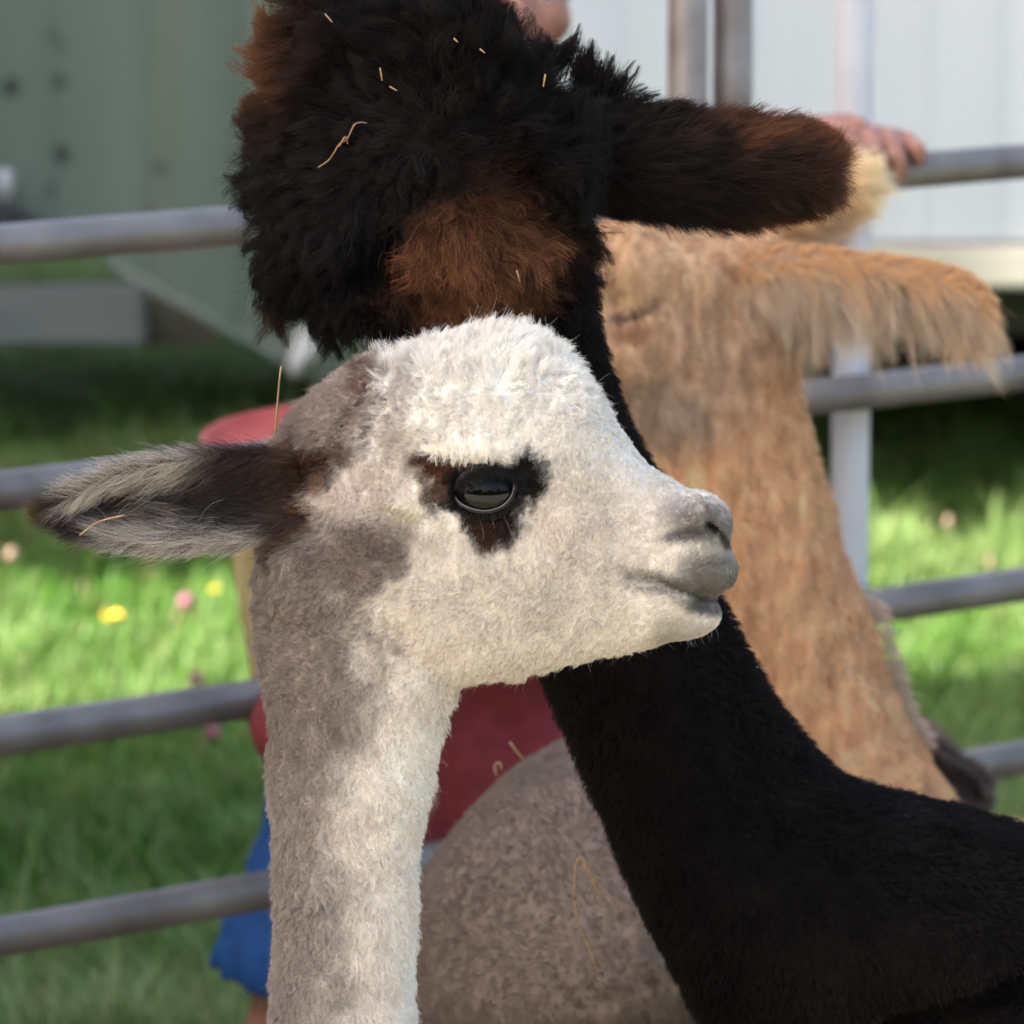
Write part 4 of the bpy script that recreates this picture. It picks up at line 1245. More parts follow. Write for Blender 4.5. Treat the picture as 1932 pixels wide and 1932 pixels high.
for s_ in (-1, 1):
    c = EC.copy()
    if s_ > 0: c[1] = 2 * YW - EC[1]
    V2, F2 = sphere(c, RE)
    eb = child_mesh('eye', V2, F2, white, M_eye)
    # lids: a rim following the almond opening over the ball
    al = np.array([(856, 931), (867, 947), (888, 957), (916, 961), (944, 954), (962, 938), (969, 917), (963, 900), (941, 893), (912, 896), (884, 908), (866, 921)], float)
    al = np.vstack([smooth_rows(np.vstack([al, al[:1]]), 60)])[:-1]
    pts = []
    for (u, v) in al:
        x, _, z = Q(u, v, EC[1] - RE * 0.8)
        dx, dz = x - EC[0], z - EC[2]
        rr_ = min(math.hypot(dx, dz), RE * 0.97)
        k = rr_ / max(math.hypot(dx, dz), 1e-6); dx *= k; dz *= k
        yy = -math.sqrt(max(RE ** 2 - rr_ ** 2, 0)) - 0.0004
        pts.append(c + np.array([dx, yy if s_ < 0 else -yy, dz]))
    pts = np.array(pts)
    prof = []
    cen = pts.mean(0)
    out = unit(pts - cen)
    nrm = unit(pts - c)
    m = len(pts)
    rings = []
    for i in range(m):
        th = np.linspace(0, 2 * math.pi, 10, endpoint=False)
        wid = 0.0010 + 0.0034 * float(sstep(930, 900, al[i, 1]))
        rings.append(pts[i] + out[i] * (wid * 0.75) + out[i] * wid * np.cos(th)[:, None] + nrm[i] * (0.0012 * np.sin(th)[:, None] + 0.0002))
    rings = np.array(rings)
    VV = rings.reshape(-1, 3)
    ii = np.arange(m)[:, None] * 10; jj = np.arange(10)[None]
    FF = np.stack([ii + jj, ii + (jj + 1) % 10, (ii + 10) % (m * 10) + (jj + 1) % 10, (ii + 10) % (m * 10) + jj], -1).reshape(-1, 4)
    child_mesh('eyelid', VV, FF, white, M_lid)
    # short dark hairs that hide the outer edge of the lids, and the wet line along the lower lid
    ids = rng.choice(m, 1500)
    hp = pts[ids] + out[ids] * rng.uniform(0.0012, 0.0048, (1500, 1)); hp[:, 1] += s_ * 0.0006
    strands('lid_hair', white, hp, unit(nrm[ids] + np.array([0, s_ * 0.5, 0])), 0.0042, unit(out[ids] + rng.normal(0, 0.25, (1500, 3))), 0.30, 0.15, np.full((1500, 3), 0.010), None, 0.9e-4, 5, 60, 0.4, 0, 1, 0.1, M_furdark)
    lo_ = np.arange(2, 31)
    V2, F2 = tube(pts[lo_] - out[lo_] * 0.0003 + nrm[lo_] * 0.0009, 0.00042, 8, 40)
    child_mesh('tear_line', V2, F2, white, M_tear)
    if s_ < 0:
        # lashes above, sparse pale ones below
        up_ = np.nonzero(al[:, 1] < 915)[0]
        ids = rng.choice(up_, 620)
        Pn = pts[ids] + out[ids] * 0.004 + rng.normal(0, 0.0008, (620, 3))
        gl = unit(np.tile(np.array([0.35, -0.5, -0.35]), (620, 1)) + rng.normal(0, 0.25, (620, 3)))
        strands('eyelash', white, Pn, nrm[ids], 0.012, gl, 0.4, 0.15, np.full((620, 3), 0.012), None, 1.0e-4, 6, 30, 0.5, 0, 1, 0.25, M_furdark)
        for (u, v, du, dv, ln) in [(880, 985, 18, 60, .03), (905, 978, 8, 40, .016), (930, 968, 4, 36, .014), (950, 975, 22, 36, .014), (885, 975, -14, 12, .006)]:
            a = Q(u, v, y_rim - 0.002)
            g_ = unit(np.array([[du, 0, -dv]], float))
            g_[0, 1] = -0.25
            strands('eyelash', white, a[None], np.array([[0, -1.0, 0]]), ln, g_, 0.1, 0.02, np.full((1, 3), 0.32), None, 0.55e-4, 8, 0, 0, 0.001, 0.6, 0.1)

# ears
def furry_ear(parent, name, top, bot, Y, cup, yaw, base_col, n_in, n_rim, colfn, lenfn, groomfn, thick=0.004, rad=1.0e-4, dy0=0.0, liftv=0.35, clump=900, pull=0.45, mat=None, curl=0.0012, droop=0.0, back=True):
    V, F, FV, FF, T, S, BK = ear_shell(top, bot, Y, cup, yaw, thick, dy0=dy0)
    bc = np.tile(np.array(base_col, float), (len(V), 1))
    o = child_mesh(name, V, F, parent, M_hide, bc)
    FN = vnormals(FV, FF)
    if FN[:, 1].mean() > 0: FN = -FN
    wt = np.ones(len(FV))
    n = n_in
    T3 = np.vstack([FF[:, [0, 1, 2]], FF[:, [0, 2, 3]]])
    a, b, c = FV[T3[:, 0]], FV[T3[:, 1]], FV[T3[:, 2]]
    ar = np.linalg.norm(np.cross(b - a, c - a), axis=1); cs = np.cumsum(ar) / ar.sum()
    f = np.minimum(np.searchsorted(cs, rng.random(n)), len(T3) - 1)
    r1 = np.sqrt(rng.random(n)); r2 = rng.random(n)
    w = np.stack([1 - r1, r1 * (1 - r2), r1 * r2], 1)
    def pick(A): return (A[T3[f]] * (w[..., None] if A.ndim > 1 else w)).sum(1)
    P = pick(FV); NN = unit(pick(FN)); t = pick(T); s = pick(S)
    col, tip = colfn(t, s, P)
    hair = empty_free = strands(name + '_hair', o_parent(o, parent), P, NN, lenfn(t, s), groomfn(t, s, P), liftv, 0.14, col, tip, rad, 6, clump, pull, curl, 0.8, droop, mat)
    hair['_'] = 0; del hair['_']
    # rim and back of the ear
    e = np.abs(S) > 0.86
    ids = np.nonzero(e)[0]; ids = rng.choice(ids, n_rim)
    P = FV[ids] * 0.5 + BK[ids] * 0.5 + rng.normal(0, 0.0012, (n_rim, 3)); t = T[ids]; s = S[ids]
    out = np.stack([np.zeros(n_rim), -0.35 * np.ones(n_rim), np.sign(s)], 1)
    NN = unit(out)
    col, tip = colfn(t, s, P)
    strands(name + '_fringe', o_parent(o, parent), P, NN, lenfn(t, s) * 0.8, groomfn(t, s, P), liftv + 0.12, 0.18, col, tip, rad, 6, clump // 2, pull, curl, 0.8, droop, mat)
    if back:
        ids = rng.choice(len(BK), n_in // 3)
        P = BK[ids] + rng.normal(0, 0.001, (len(ids), 3)); col, tip = colfn(T[ids], np.ones(len(ids)), P)
        strands(name + '_back_hair', o_parent(o, parent), P, np.tile(np.array([0, 1.0, 0.1]), (len(ids), 1)), lenfn(T[ids], S[ids]) * 0.7, groomfn(T[ids], S[ids], P), liftv, 0.2, col, tip, rad, 5, 0, 0, curl, 0.8, droop, mat)
    return o


def o_parent(o, parent):
    return o


top = [(560, 858), (490, 852), (400, 860), (300, 876), (215, 902), (155, 934), (108, 958), (66, 976)]
bot = [(565, 985), (505, 1014), (440, 1030), (340, 1038), (250, 1034), (185, 1022), (122, 1002), (68, 981)]
def wc(t, s, P):
    n = len(t)
    nz = fbm(P * 110, 2, 31)
    up_ = sstep(0.30, 0.75, s + 0.25 * nz) * sstep(0.22, 0.36, t) * (1 - sstep(0.74, 0.9, t))
    lo = sstep(0.42, 0.80, -s + 0.2 * nz) * sstep(0.08, 0.2, t) * (1 - sstep(0.60, 0.80, t))
    mid = 0.38 * sstep(0.0, 0.5, fbm(P * np.array([60, 60, 160]), 2, 37)) * sstep(0.25, 0.4, t) * (1 - sstep(0.75, 0.9, t))
    w = np.clip(np.maximum(np.maximum(up_, lo), mid), 0, 1)
    w = (w * (rng.random(n) > 0.42 * (1 - 0.5 * w)))[:, None]
    dark = np.array([0.024, 0.017, 0.016]); lt_ = np.array([0.40, 0.37, 0.335])
    c = dark * (1 - w) + lt_ * w
    b_ = (1 - sstep(0.02, 0.16, t))[:, None] * 0.6
    c = c * (1 - b_) + np.array([0.06, 0.032, 0.022]) * b_
    tp = sstep(0.86, 0.97, t)[:, None]
    c = c * (1 - tp) + np.array([0.075, 0.055, 0.025]) * tp
    c = c * rng.uniform(0.65, 1.25, (n, 1))
    return c, np.clip(c * 1.25 + 0.02, 0, 0.7)
def wl(t, s): return 0.017 + 0.010 * rng.random(len(t)) ** 2 - 0.008 * (1 - sstep(0.0, 0.3, t)) - 0.008 * sstep(0.7, 1, t)
def wg(t, s, P):
    g = np.stack([-0.9 + 0 * t, -0.15 + 0 * t, -0.55 * sstep(-0.3, 0.6, s) + 0.12 * (s < -0.4)], 1)
    return unit(g + 0.3 * vnoise3(P * 60, 15))
furry_ear(white, 'ear', top, bot, YW, 0.018, 0.026, (0.035, 0.026, 0.022), 14000, 5200, wc, wl, wg, dy0=-0.056)
# a few long pale hairs lying across the hollow of the ear
for k in range(12):
    u = rng.uniform(230, 430); v = rng.uniform(930, 1000)
    a = Q(u, v, YW - 0.046)
    strands('ear_long_hair', white, a[None], np.array([[0, -1.0, 0]]), rng.uniform(0.025, 0.05), unit(np.array([[-1, 0.05, rng.uniform(-0.7, 0.1)]])), 0.12, 0.05, np.full((1, 3), rng.uniform(0.22, 0.42)), None, 0.6e-4, 10, 0, 0, 0.005, 0.7, 0.2)
# far ear, laid back behind the head
top2 = [(600, 800), (540, 800), (480, 820), (440, 850)]; bot2 = [(600, 870), (550, 880), (490, 880), (440, 858)]
furry_ear(white, 'ear', [(640, 850), (560, 870), (520, 885), (500, 900)], [(640, 930), (570, 950), (530, 940), (500, 905)], YW, -0.012, 0.03, (0.05, 0.04, 0.035), 500, 300, wc, wl, wg, dy0=0.05)


# ------------------------------------------------------------------ dark brown alpaca behind it
YB = 3.22
sh = []
sh.append(loft([(700, 380, 1070, 300, .07), (790, 520, 1118, 480, .07), (850, 650, 1150, 640, .066), (885, 800, 1190, 780, .064), (925, 960, 1262, 900, .064), (955, 1120, 1350, 1080, .068),
                (1004, 1275, 1415, 1215, .074), (1062, 1400, 1520, 1375, .082), (1120, 1535, 1632, 1480, .095), (1182, 1680, 1800, 1520, .12), (1252, 1820, 1990, 1580, .14), (1318, 1945, 2200, 1640, .14)], YB, 60, 44, 2.1))
sh.append(loft([(1370, 1960, 1390, 2260, .06), (1500, 1720, 1500, 2460, .12), (1720, 1570, 1720, 2560, .15), (1935, 1592, 1935, 2620, .165), (2400, 1640, 2400, 2660, .17), (2950, 1650, 2950, 2600, .165),
                (3300, 1720, 3300, 2480, .13), (3460, 1900, 3460, 2200, .05)], YB + 0.02, 50, 44, 2.05))
xf = Q(1620, 2500, YB)[0]; xh = Q(3200, 2500, YB)[0]
legs(sh, xf, xh, YB + 0.02, 0.58, 0.085, -1)
sh.append(limb(Q(3420, 1880, YB), Q(3560, 2140, YB), 0.04, 0.02))
# head, facing away to the left
for e in [(760, 215, 255, 215, .098), (650, 125, 150, 120, .078), (825, 110, 150, 128, .085), (925, 205, 130, 118, .085), (1035, 295, 92, 108, .07), (620, 300, 150, 170, .075), (640, 420, 150, 190, .078),
          (545, 500, 62, 84, .045), (600, 530, 85, 70, .055), (522, 575, 22, 40, .02), (715, 555, 140, 85, .07), (660, 585, 70, 62, .05), (850, 420, 210, 180, .085), (525, 260, 60, 70, .05), (930, 540, 130, 100, .075)]:
    sh.append(ell(e[0], e[1], YB - 0.01, e[2], e[3], e[4]))
sh.append(ell(884, 468, YB - 0.052, 128, 112, 0.050))
V, F, E = remesh(sh, 0.0042, 5)
N = vnormals(V, F)
q = flat_uv(V, YB)
def headness(q):
    """1 in the long wool of the head, 0 on the shorn neck and body"""
    return np.clip((1 - sstep(560, 660, q[:, 1])) * (1 - sstep(1050, 1130, q[:, 0] - 0.0 * q[:, 1])) + 0.0, 0, 1)
hd = headness(q)
V = V - N * (0.006 + 0.006 * hd)[:, None]
lock = fbm(V * np.array([26, 26, 26]), 2, 4)
V = V + N * (hd * 0.010 * lock + (1 - hd) * (0.0016 * fbm(V * 120, 2, 8) + 0.0016 * fbm(V * 45, 2, 12)))[:, None]
V[:, 2] = np.maximum(V[:, 2], 0.004)
N = vnormals(V, F)
BBLK = np.array([0.0060, 0.0048, 0.0045])
B_BLOBS = [
    (480, 130, 70, 80, 0, (0.050, 0.022, 0.012), 0.6, 0.9),
    (560, 70, 90, 60, -30, (0.030, 0.015, 0.010), 0.6, 0.8),
    (902, 478, 122, 112, 10, (0.095, 0.042, 0.020), 0.45, 1.0),
    (930, 370, 60, 60, 0, (0.050, 0.022, 0.011), 0.5, 0.8),
    (800, 550, 80, 50, 0, (0.055, 0.025, 0.014), 0.5, 0.7),
    (520, 590, 40, 50, 0, (0.030, 0.014, 0.010), 0.6, 0.8),
    (700, 330, 160, 80, -20, (0.014, 0.012, 0.012), 0.7, 0.7),  # grey highlight streak put into the wool colour
]
def b_color(P):
    q = flat_uv(P, YB)
    c = paint(q, P, BBLK, B_BLOBS, 0.3, 45, 140)
    return np.clip(c * (1 + 0.35 * fbm(P * 60, 2, 88)[:, None]), 0.003, 0.5)
BB = np.array([Q(2400, 2500, YB)[0], YB + 0.02, 0.0])
black = top_mesh('alpaca', V, F, BB, M_hide, b_color(V) * 0.7)
tag(black, 'black alpaca with woolly brown-tipped head turned away and long ear held level', 'alpaca', 'alpacas standing in the pen')
wt_ = view_weight(V, N) * (1 + 0.5 * headness(flat_uv(V, YB)))
P, PN = scatter(V, F, N, 190000, wt_)
keep = P[:, 2] > 0.03
P, PN = P[keep], PN[keep]
q = flat_uv(P, YB); hd = headness(q)
col = b_color(P)
# shorn coat
i = np.nonzero(hd < 0.5)[0]
g3 = to_world(np.tile(np.array([0.35, 1.0]), (len(i), 1)))
g3 = unit(g3 + 0.8 * vnoise3(P[i] * 60, 201))
strands('fleece', black, P[i], PN[i], 0.0080, g3, 0.70, 0.18, col[i], col[i] * 1.15, 1.6e-4, 5, 16000, 0.6, 0.0008, 1.3, 0.05, M_furdark)
# head wool in locks
i = np.nonzero(hd >= 0.5)[0]
qi = q[i]
rad2 = np.stack([qi[:, 0] - 800, qi[:, 1] - 330], 1); rad2 = unit(rad2)
g2 = rad2 + np.array([-0.35, 0.15])
tuft = np.hypot((qi[:, 0] - 920) / 150, (qi[:, 1] - 480) / 135) < 1
t2 = unit(np.stack([qi[:, 0] - 900, qi[:, 1] - 390], 1))
g2[tuft] = t2[tuft] + np.array([0.0, 0.55])
low = sstep(480, 560, qi[:, 1]) * (~tuft)
g2 = g2 * (1 - low[:, None]) + np.array([-0.35, 1.0]) * low[:, None]
smoothside = np.exp(-(((qi[:, 0] - 780) / 130) ** 2 + ((qi[:, 1] - 350) / 90) ** 2))
g2 = g2 * (1 - smoothside[:, None]) + np.array([-0.5, 0.8]) * smoothside[:, None]
g3 = to_world(g2) + 0.45 * vnoise3(P[i] * 30, 211)
L = 0.028 + 0.012 * vnoise(P[i] * 40, 19) + 0.006 * (qi[:, 1] < 250)
L = np.where(tuft, 0.020, L) * (1 - 0.45 * smoothside)
tip = np.clip(col[i] * 1.5, 0, 0.5)
w = np.exp(-(((qi[:, 0] - 490) / 90) ** 2 + ((qi[:, 1] - 130) / 90) ** 2))[:, None]
tip = tip * (1 - w) + np.array([0.16, 0.062, 0.024]) * w
tip[tuft] = col[i][tuft] * rng.uniform(1.2, 2.6, (tuft.sum(), 1))
strands('head_wool', black, P[i], PN[i], L, unit(g3), 0.48, 0.16, col[i], tip, 1.4e-4, 8, 1150, 0.88, 0.0032, 1.2, 0.12, M_furdark)
sel = i[rng.choice(len(i), 9000)]
strands('stray_hair', black, P[sel], PN[sel], 0.030, unit(to_world(unit(np.stack([q[sel, 0] - 800, q[sel, 1] - 330], 1))) + 0.7 * rng.normal(0, 0.5, (len(sel), 3))), 0.5, 0.3, col[sel], np.clip(col[sel] * 2.0, 0, 0.4), 0.8e-4, 8, 0, 0, 0.004, 1.0, 0.1, M_furdark)
# the brown cheek tuft: freer, brighter tips
n = 5200
a = np.stack([rng.normal(903, 60, n), rng.normal(478, 52, n)], 1)
a = a[np.hypot((a[:, 0] - 903) / 120, (a[:, 1] - 478) / 108) < 1]; n = len(a)
lk_ = None
rr_ = np.hypot((a[:, 0] - 884) / 128, (a[:, 1] - 470) / 112)
Pt = np.array([Q(u, v, YB - 0.052 - 0.046 * math.sqrt(max(1 - min(r_, 1) ** 2, 0))) for (u, v), r_ in zip(a, rr_)])
dv_ = unit(to_world(unit(a - np.array([884.0, 390.0])) + np.array([0.05, 0.35])) + 0.5 * vnoise3(Pt * 55, 231))
nn_ = unit(np.stack([(a[:, 0] - 884) / 128, -1.1 * np.ones(n), -(a[:, 1] - 470) / 112], 1))
lk_ = np.clip(0.55 + 0.75 * fbm(Pt * 130, 2, 233), 0.12, 1.4)[:, None]
cb = np.array([0.040, 0.017, 0.009]) * rng.uniform(0.6, 1.4, (n, 1)); ct = np.array([0.27, 0.115, 0.054]) * lk_ * rng.uniform(0.5, 1.2, (n, 1))
strands('cheek_tuft', black, Pt, nn_, 0.031, dv_, 0.42, 0.24, cb, ct, 1.2e-4, 9, 260, 0.74, 0.0036, 1.3, 0.2, M_furdark)
# spiky locks at the poll
for (u, v, du, dv) in [(1100, 150, 0.15, -1), (1105, 165, 0.0, -1), (1138, 185, 0.35, -1), (1150, 190, 0.6, -0.8), (1165, 205, 0.9, -0.4), (1060, 120, 0.4, -1), (1120, 175, 0.2, -1)]:
    n = 260
    a = Q(u, v, YB) + rng.normal(0, 0.0045, (n, 3))
    d_ = unit(np.tile(np.array([du, -0.15, -dv]), (n, 1)))
    strands('poll_lock', black, a, d_, 0.022, d_, 0.7, 0.08, np.tile(BBLK, (n, 1)), np.tile(BBLK * 1.6, (n, 1)), 1.6e-4, 6, 8, 0.85, 0.0005, 1, 0, M_furdark)
# forelock hanging beside the ear
n = 500
a = Q(1112, 235, YB - 0.045) + rng.normal(0, 1, (n, 3)) * np.array([0.006, 0.004, 0.010])
strands('forelock', black, a, np.tile(np.array([0, -1.0, 0]), (n, 1)), 0.05, np.tile(np.array([-0.05, -0.1, -1.0]), (n, 1)), 0.15, 0.08, np.full((n, 3), 0.006), np.full((n, 3), 0.012), 1.0e-4, 8, 25, 0.7, 0.001, 1, 0.2, M_furdark)
# ear, held level
def bc(t, s, P):
    n = len(t); nz = fbm(P * 60, 2, 71)
    w = np.clip(sstep(0.2, 0.8, t + 0.3 * nz) * 0.35 + 0.65 * sstep(0.35, 0.8, s + 0.2 * nz) * sstep(0.25, 0.5, t) + 0.35 * sstep(0.6, 0.95, -s) * sstep(0.3, 0.6, t), 0, 1)[:, None]
    c = np.array([0.011, 0.008, 0.007]) * (1 - w) + np.array([0.060, 0.026, 0.014]) * w
    c = c * rng.uniform(0.6, 1.4, (n, 1))
    e = sstep(0.80, 1.0, t)[:, None] * 0.7
    return c, c * (1 + 1.2 * w) * (1 - e) + np.array([0.20, 0.105, 0.055]) * e
def bl(t, s): return 0.017 + 0.007 * rng.random(len(t)) + 0.016 * sstep(0.72, 1, t) * rng.random(len(t)) ** 1.5
def bg_(t, s, P):
    g = np.stack([1 + 0 * t, -0.2 + 0 * t, 0.45 * sstep(0.1, 0.8, s) - 0.75 * sstep(-0.2, 0.7, -s)], 1)
    return unit(g + 0.4 * vnoise3(P * 45, 75))
top = [(1100, 225), (1180, 212), (1270, 214), (1360, 222), (1440, 232), (1505, 248), (1545, 285), (1556, 325)]
bot = [(1090, 385), (1160, 392), (1250, 405), (1340, 415), (1420, 412), (1490, 395), (1540, 362), (1556, 330)]
furry_ear(black, 'ear', top, bot, YB, -0.022, 0.01, (0.012, 0.009, 0.008), 17000, 6500, bc, bl, bg_, thick=0.010, rad=1.3e-4, clump=700, pull=0.6, mat=M_furdark, curl=0.0018, dy0=-0.010, droop=0.1)
furry_ear(black, 'ear', [(1010, 200), (1080, 190), (1140, 200)], [(1010, 260), (1080, 265), (1140, 210)], YB, -0.015, 0.02, (0.012, 0.009, 0.008), 900, 300, bc, bl, bg_, thick=0.006, rad=1.3e-4, clump=90, mat=M_furdark, dy0=0.075)


# ------------------------------------------------------------------ tan alpaca behind the dark neck
YT = 4.02
sh = []
sh.append(loft([(1080, 520, 1490, 620, .055), (1120, 650, 1510, 690, .056), (1150, 770, 1528, 770, .054), (1190, 900, 1568, 900, .052), (1280, 1050, 1606, 1050, .054), (1330, 1190, 1655, 1180, .058),
                (1385, 1320, 1700, 1310, .064), (1440, 1440, 1762, 1430, .075), (1500, 1570, 1850, 1545, .10), (1580, 1700, 2050, 1580, .13)], YT, 60, 44, 2.1))
sh.append(loft([(1590, 1780, 1600, 1960, .06), (1700, 1600, 1700, 2160, .11), (1850, 1552, 1850, 2280, .145), (2000, 1562, 2000, 2330, .16), (2500, 1570, 2500, 2360, .165), (2950, 1580, 2950, 2300, .155),
                (3180, 1650, 3180, 2180, .12), (3290, 1800, 3290, 2000, .05)], YT + 0.01, 50, 40, 2.05))
xf = Q(1780, 2000, YT)[0]; xh = Q(3080, 2000, YT)[0]
legs(sh, xf, xh, YT + 0.01, 0.52, 0.08, -1)
sh.append(limb(Q(3260, 1760, YT), Q(3380, 1960, YT), 0.04, 0.02))
for e in [(1320, 540, 180, 130, .062), (1210, 500, 150, 105, .058), (1250, 620, 190, 170, .062), (1370, 660, 150, 150, .060), (1130, 640, 140, 120, .052), (1010, 690, 120, 85, .040), (1420, 510, 90, 90, .05)]:
    sh.append(ell(e[0], e[1], YT, e[2], e[3], e[4]))
V, F, E = remesh(sh, 0.0042, 5)
N = vnormals(V, F); q = flat_uv(V, YT)
V = V - N * 0.006
V = V + N * (0.0016 * fbm(V * 75, 2, 5) + 0.0026 * fbm(V * np.array([125, 125, 13]), 2, 15))[:, None]
# closed eye corner
ed = dent(q, [(1165, 596), (1200, 590), (1240, 572)], 12)
V[:, 1] += 0.008 * ed * (V[:, 1] < YT)
V[:, 2] = np.maximum(V[:, 2], 0.004)
N = vnormals(V, F)
T_BLOBS = [
    (1290, 540, 200, 130, 0, (0.55, 0.385, 0.250), 0.6, 0.9),
    (1300, 690, 170, 110, 0, (0.52, 0.37, 0.26), 0.6, 0.8),
    (1260, 790, 90, 60, 10, (0.40, 0.31, 0.24), 0.6, 0.9),
    (1440, 520, 70, 70, 0, (0.58, 0.34, 0.19), 0.6, 0.8),
    (1200, 594, 46, 9, -14, (0.05, 0.035, 0.026), 0.5, 0.85),
    (1205, 625, 40, 22, -20, (0.33, 0.17, 0.10), 0.5, 0.8),
    (1448, 655, 40, 22, -20, (0.30, 0.19, 0.125), 0.8, 0.5),
    (1245, 562, 22, 22, 0, (0.52, 0.40, 0.29), 0.5, 0.8),
    (1375, 505, 40, 14, 40, (0.20, 0.10, 0.055), 0.5, 0.6),
]
def t_color(P):
    q = flat_uv(P, YT)
    c = paint(q, P, np.array([0.69, 0.435, 0.255]), T_BLOBS, 0.25, 55, 240)
    m = 1 + 0.20 * fbm(P * np.array([170, 170, 60]), 2, 188)[:, None] + 0.09 * fbm(P * np.array([90, 90, 9]), 2, 189)[:, None]
    return np.clip(c * m, 0.01, 0.7)
TB = np.array([Q(2400, 2000, YT)[0], YT + 0.01, 0.0])
tan = top_mesh('alpaca', V, F, TB, M_hide, t_color(V) * 0.8)
tag(tan, 'tan alpaca with crinkled fleece and long fringed ears, behind the black neck', 'alpaca', 'alpacas standing in the pen')
P, PN = scatter(V, F, N, 160000, view_weight(V, N))
keep = P[:, 2] > 0.03; P, PN = P[keep], PN[keep]
g3 = unit(to_world(np.tile(np.array([0.15, 1.0]), (len(P), 1))) + 0.9 * vnoise3(P * 60, 301))
col = t_color(P)
strands('fleece', tan, P, PN, 0.0088, g3, 0.66, 0.16, col * 0.88, np.clip(col * 1.15, 0, 0.8), 1.5e-4, 5, 24000, 0.74, 0.001, 1.2, 0.05)
# pale wisps down the nape
n = 1500
t = rng.random(n)
nape = lerp_pts([(1640, 1120), (1672, 1220), (1690, 1290), (1722, 1360), (1745, 1400)], t)
a = np.array([Q(u, v, YT) for u, v in nape]) + rng.normal(0, 0.003, (n, 3))
strands('nape_wisp', tan, a, np.tile(np.array([1.0, -0.1, 0.3]), (n, 1)), 0.013, np.tile(np.array([0.8, 0, 0.1]), (n, 1)), 0.5, 0.2, np.tile(np.array([0.62, 0.50, 0.40]), (n, 1)), None, 1.5e-4, 5, 60, 0.7, 0.001, 1, 0)
# near ear with its long fringe
def tc_(t, s, P):
    n = len(t); nz = fbm(P * np.array([90, 90, 30]), 2, 91)
    w = sstep(-0.05, 0.45, s + 0.2 * nz)[:, None]
    c = np.array([0.46, 0.36, 0.275]) * (1 - w) + np.array([0.66, 0.385, 0.175]) * w
    g = (sstep(0.15, -0.25, s) * (1 - sstep(0.75, 0.95, t)) * np.clip(0.55 + 0.9 * nz, 0, 1))[:, None]
    c = c * (1 - 0.85 * g) + np.array([0.120, 0.098, 0.090]) * 0.85 * g
    e = sstep(0.75, 1, t)[:, None]
    c = c * (1 - 0.6 * e) + np.array([0.66, 0.41, 0.20]) * 0.6 * e
    c = c * rng.uniform(0.8, 1.2, (n, 1))
    wt_ = (0.25 + 0.5 * sstep(0.5, 0.0, s))[:, None]
    tip = c * (1 - wt_) + np.array([0.84, 0.70, 0.54]) * wt_
    return c, tip
def tl_(t, s): return 0.014 + 0.082 * sstep(0.7, 0.0, s) * rng.random(len(t)) ** 0.8 * (1 - 0.35 * t) * (0.25 + 0.75 * sstep(0.05, 0.30, t))
def tg_(t, s, P):
    dn = sstep(0.5, 0.0, s)
    g = np.stack([0.95 - 0.80 * dn + 0.30 * t * dn, -0.25 + 0 * t, 0.35 * sstep(0.4, 1, s) - 1.25 * dn], 1)
    return unit(g + 0.18 * vnoise3(P * 40, 95))
top = [(1330, 500), (1390, 480), (1480, 464), (1570, 468), (1660, 478), (1740, 490), (1800, 508), (1840, 538), (1850, 574)]
bot = [(1340, 560), (1400, 566), (1480, 560), (1560, 552), (1640, 552), (1720, 558), (1780, 570), (1826, 588), (1844, 588)]
furry_ear(tan, 'ear', top, bot, YT, -0.014, -0.030, (0.20, 0.15, 0.12), 9000, 4200, tc_, tl_, tg_, thick=0.006, rad=1.15e-4, clump=300, pull=0.68, curl=0.004, dy0=-0.030, droop=0.70, liftv=0.24)
# curled strands at the ear tip
for k in range(34):
    u = rng.uniform(1790, 1850); v = rng.uniform(560, 620)
    a = Q(u, v, YT - 0.055) + rng.normal(0, 0.0016, (24, 3))
    strands('curl', tan, a, np.tile(np.array([0, -1.0, 0]), (24, 1)), rng.uniform(0.022, 0.042), np.tile(np.array([rng.uniform(-0.2, 0.5), -0.1, -1.0]), (24, 1)), 0.12, 0.05, np.tile(np.array([0.76, 0.55, 0.34]), (24, 1)), None, 1.1e-4, 10, 2, 0.8, 0.004, 0.8, 0.2)
# far ear, its cream tip beyond the dark ear
def tc2(t, s, P):
    n = len(t)
    c = np.tile(np.array([0.66, 0.46, 0.26]), (n, 1)); e = sstep(0.3, 0.8, t)[:, None]
    c = c * (1 - e) + np.array([0.86, 0.70, 0.48]) * e
    return c * rng.uniform(0.85, 1.1, (n, 1)), np.clip(c * 1.08, 0, 0.86)
def tl2(t, s): return 0.016 + 0.030 * rng.random(len(t)) ** 1.5
def tg2(t, s, P):
    return unit(np.stack([1 + 0 * t, 0 * t, 0.15 * s - 0.15], 1) + 0.2 * vnoise3(P * 30, 97))
furry_ear(tan, 'ear', [(1420, 420), (1490, 365), (1550, 322), (1590, 310), (1625, 328)], [(1430, 470), (1500, 440), (1560, 412), (1600, 384), (1628, 338)], YT, -0.012, 0.0, (0.6, 0.44, 0.26), 6000, 2600, tc2, tl2, tg2, thick=0.006, rad=1.4e-4, clump=200, pull=0.6, curl=0.002, dy0=0.045, droop=0.1, liftv=0.25)
n = 170
t = rng.random(n)
a = np.array([Q(u, v, YT + 0.04) for u, v in zip(rng.uniform(1575, 1632, n), rng.uniform(318, 395, n))])
strands('ear_wisp', tan, a, np.tile(np.array([1.0, -0.3, 0.1]), (n, 1)), rng.uniform(0.02, 0.052, n), unit(np.tile(np.array([1, 0, -0.1]), (n, 1)) + rng.normal(0, 0.28, (n, 3))), 0.3, 0.1, np.tile(np.array([0.86, 0.70, 0.50]), (n, 1)), None, 1.0e-4, 8, 30, 0.5, 0.003, 0.8, 0.15)
n = 900
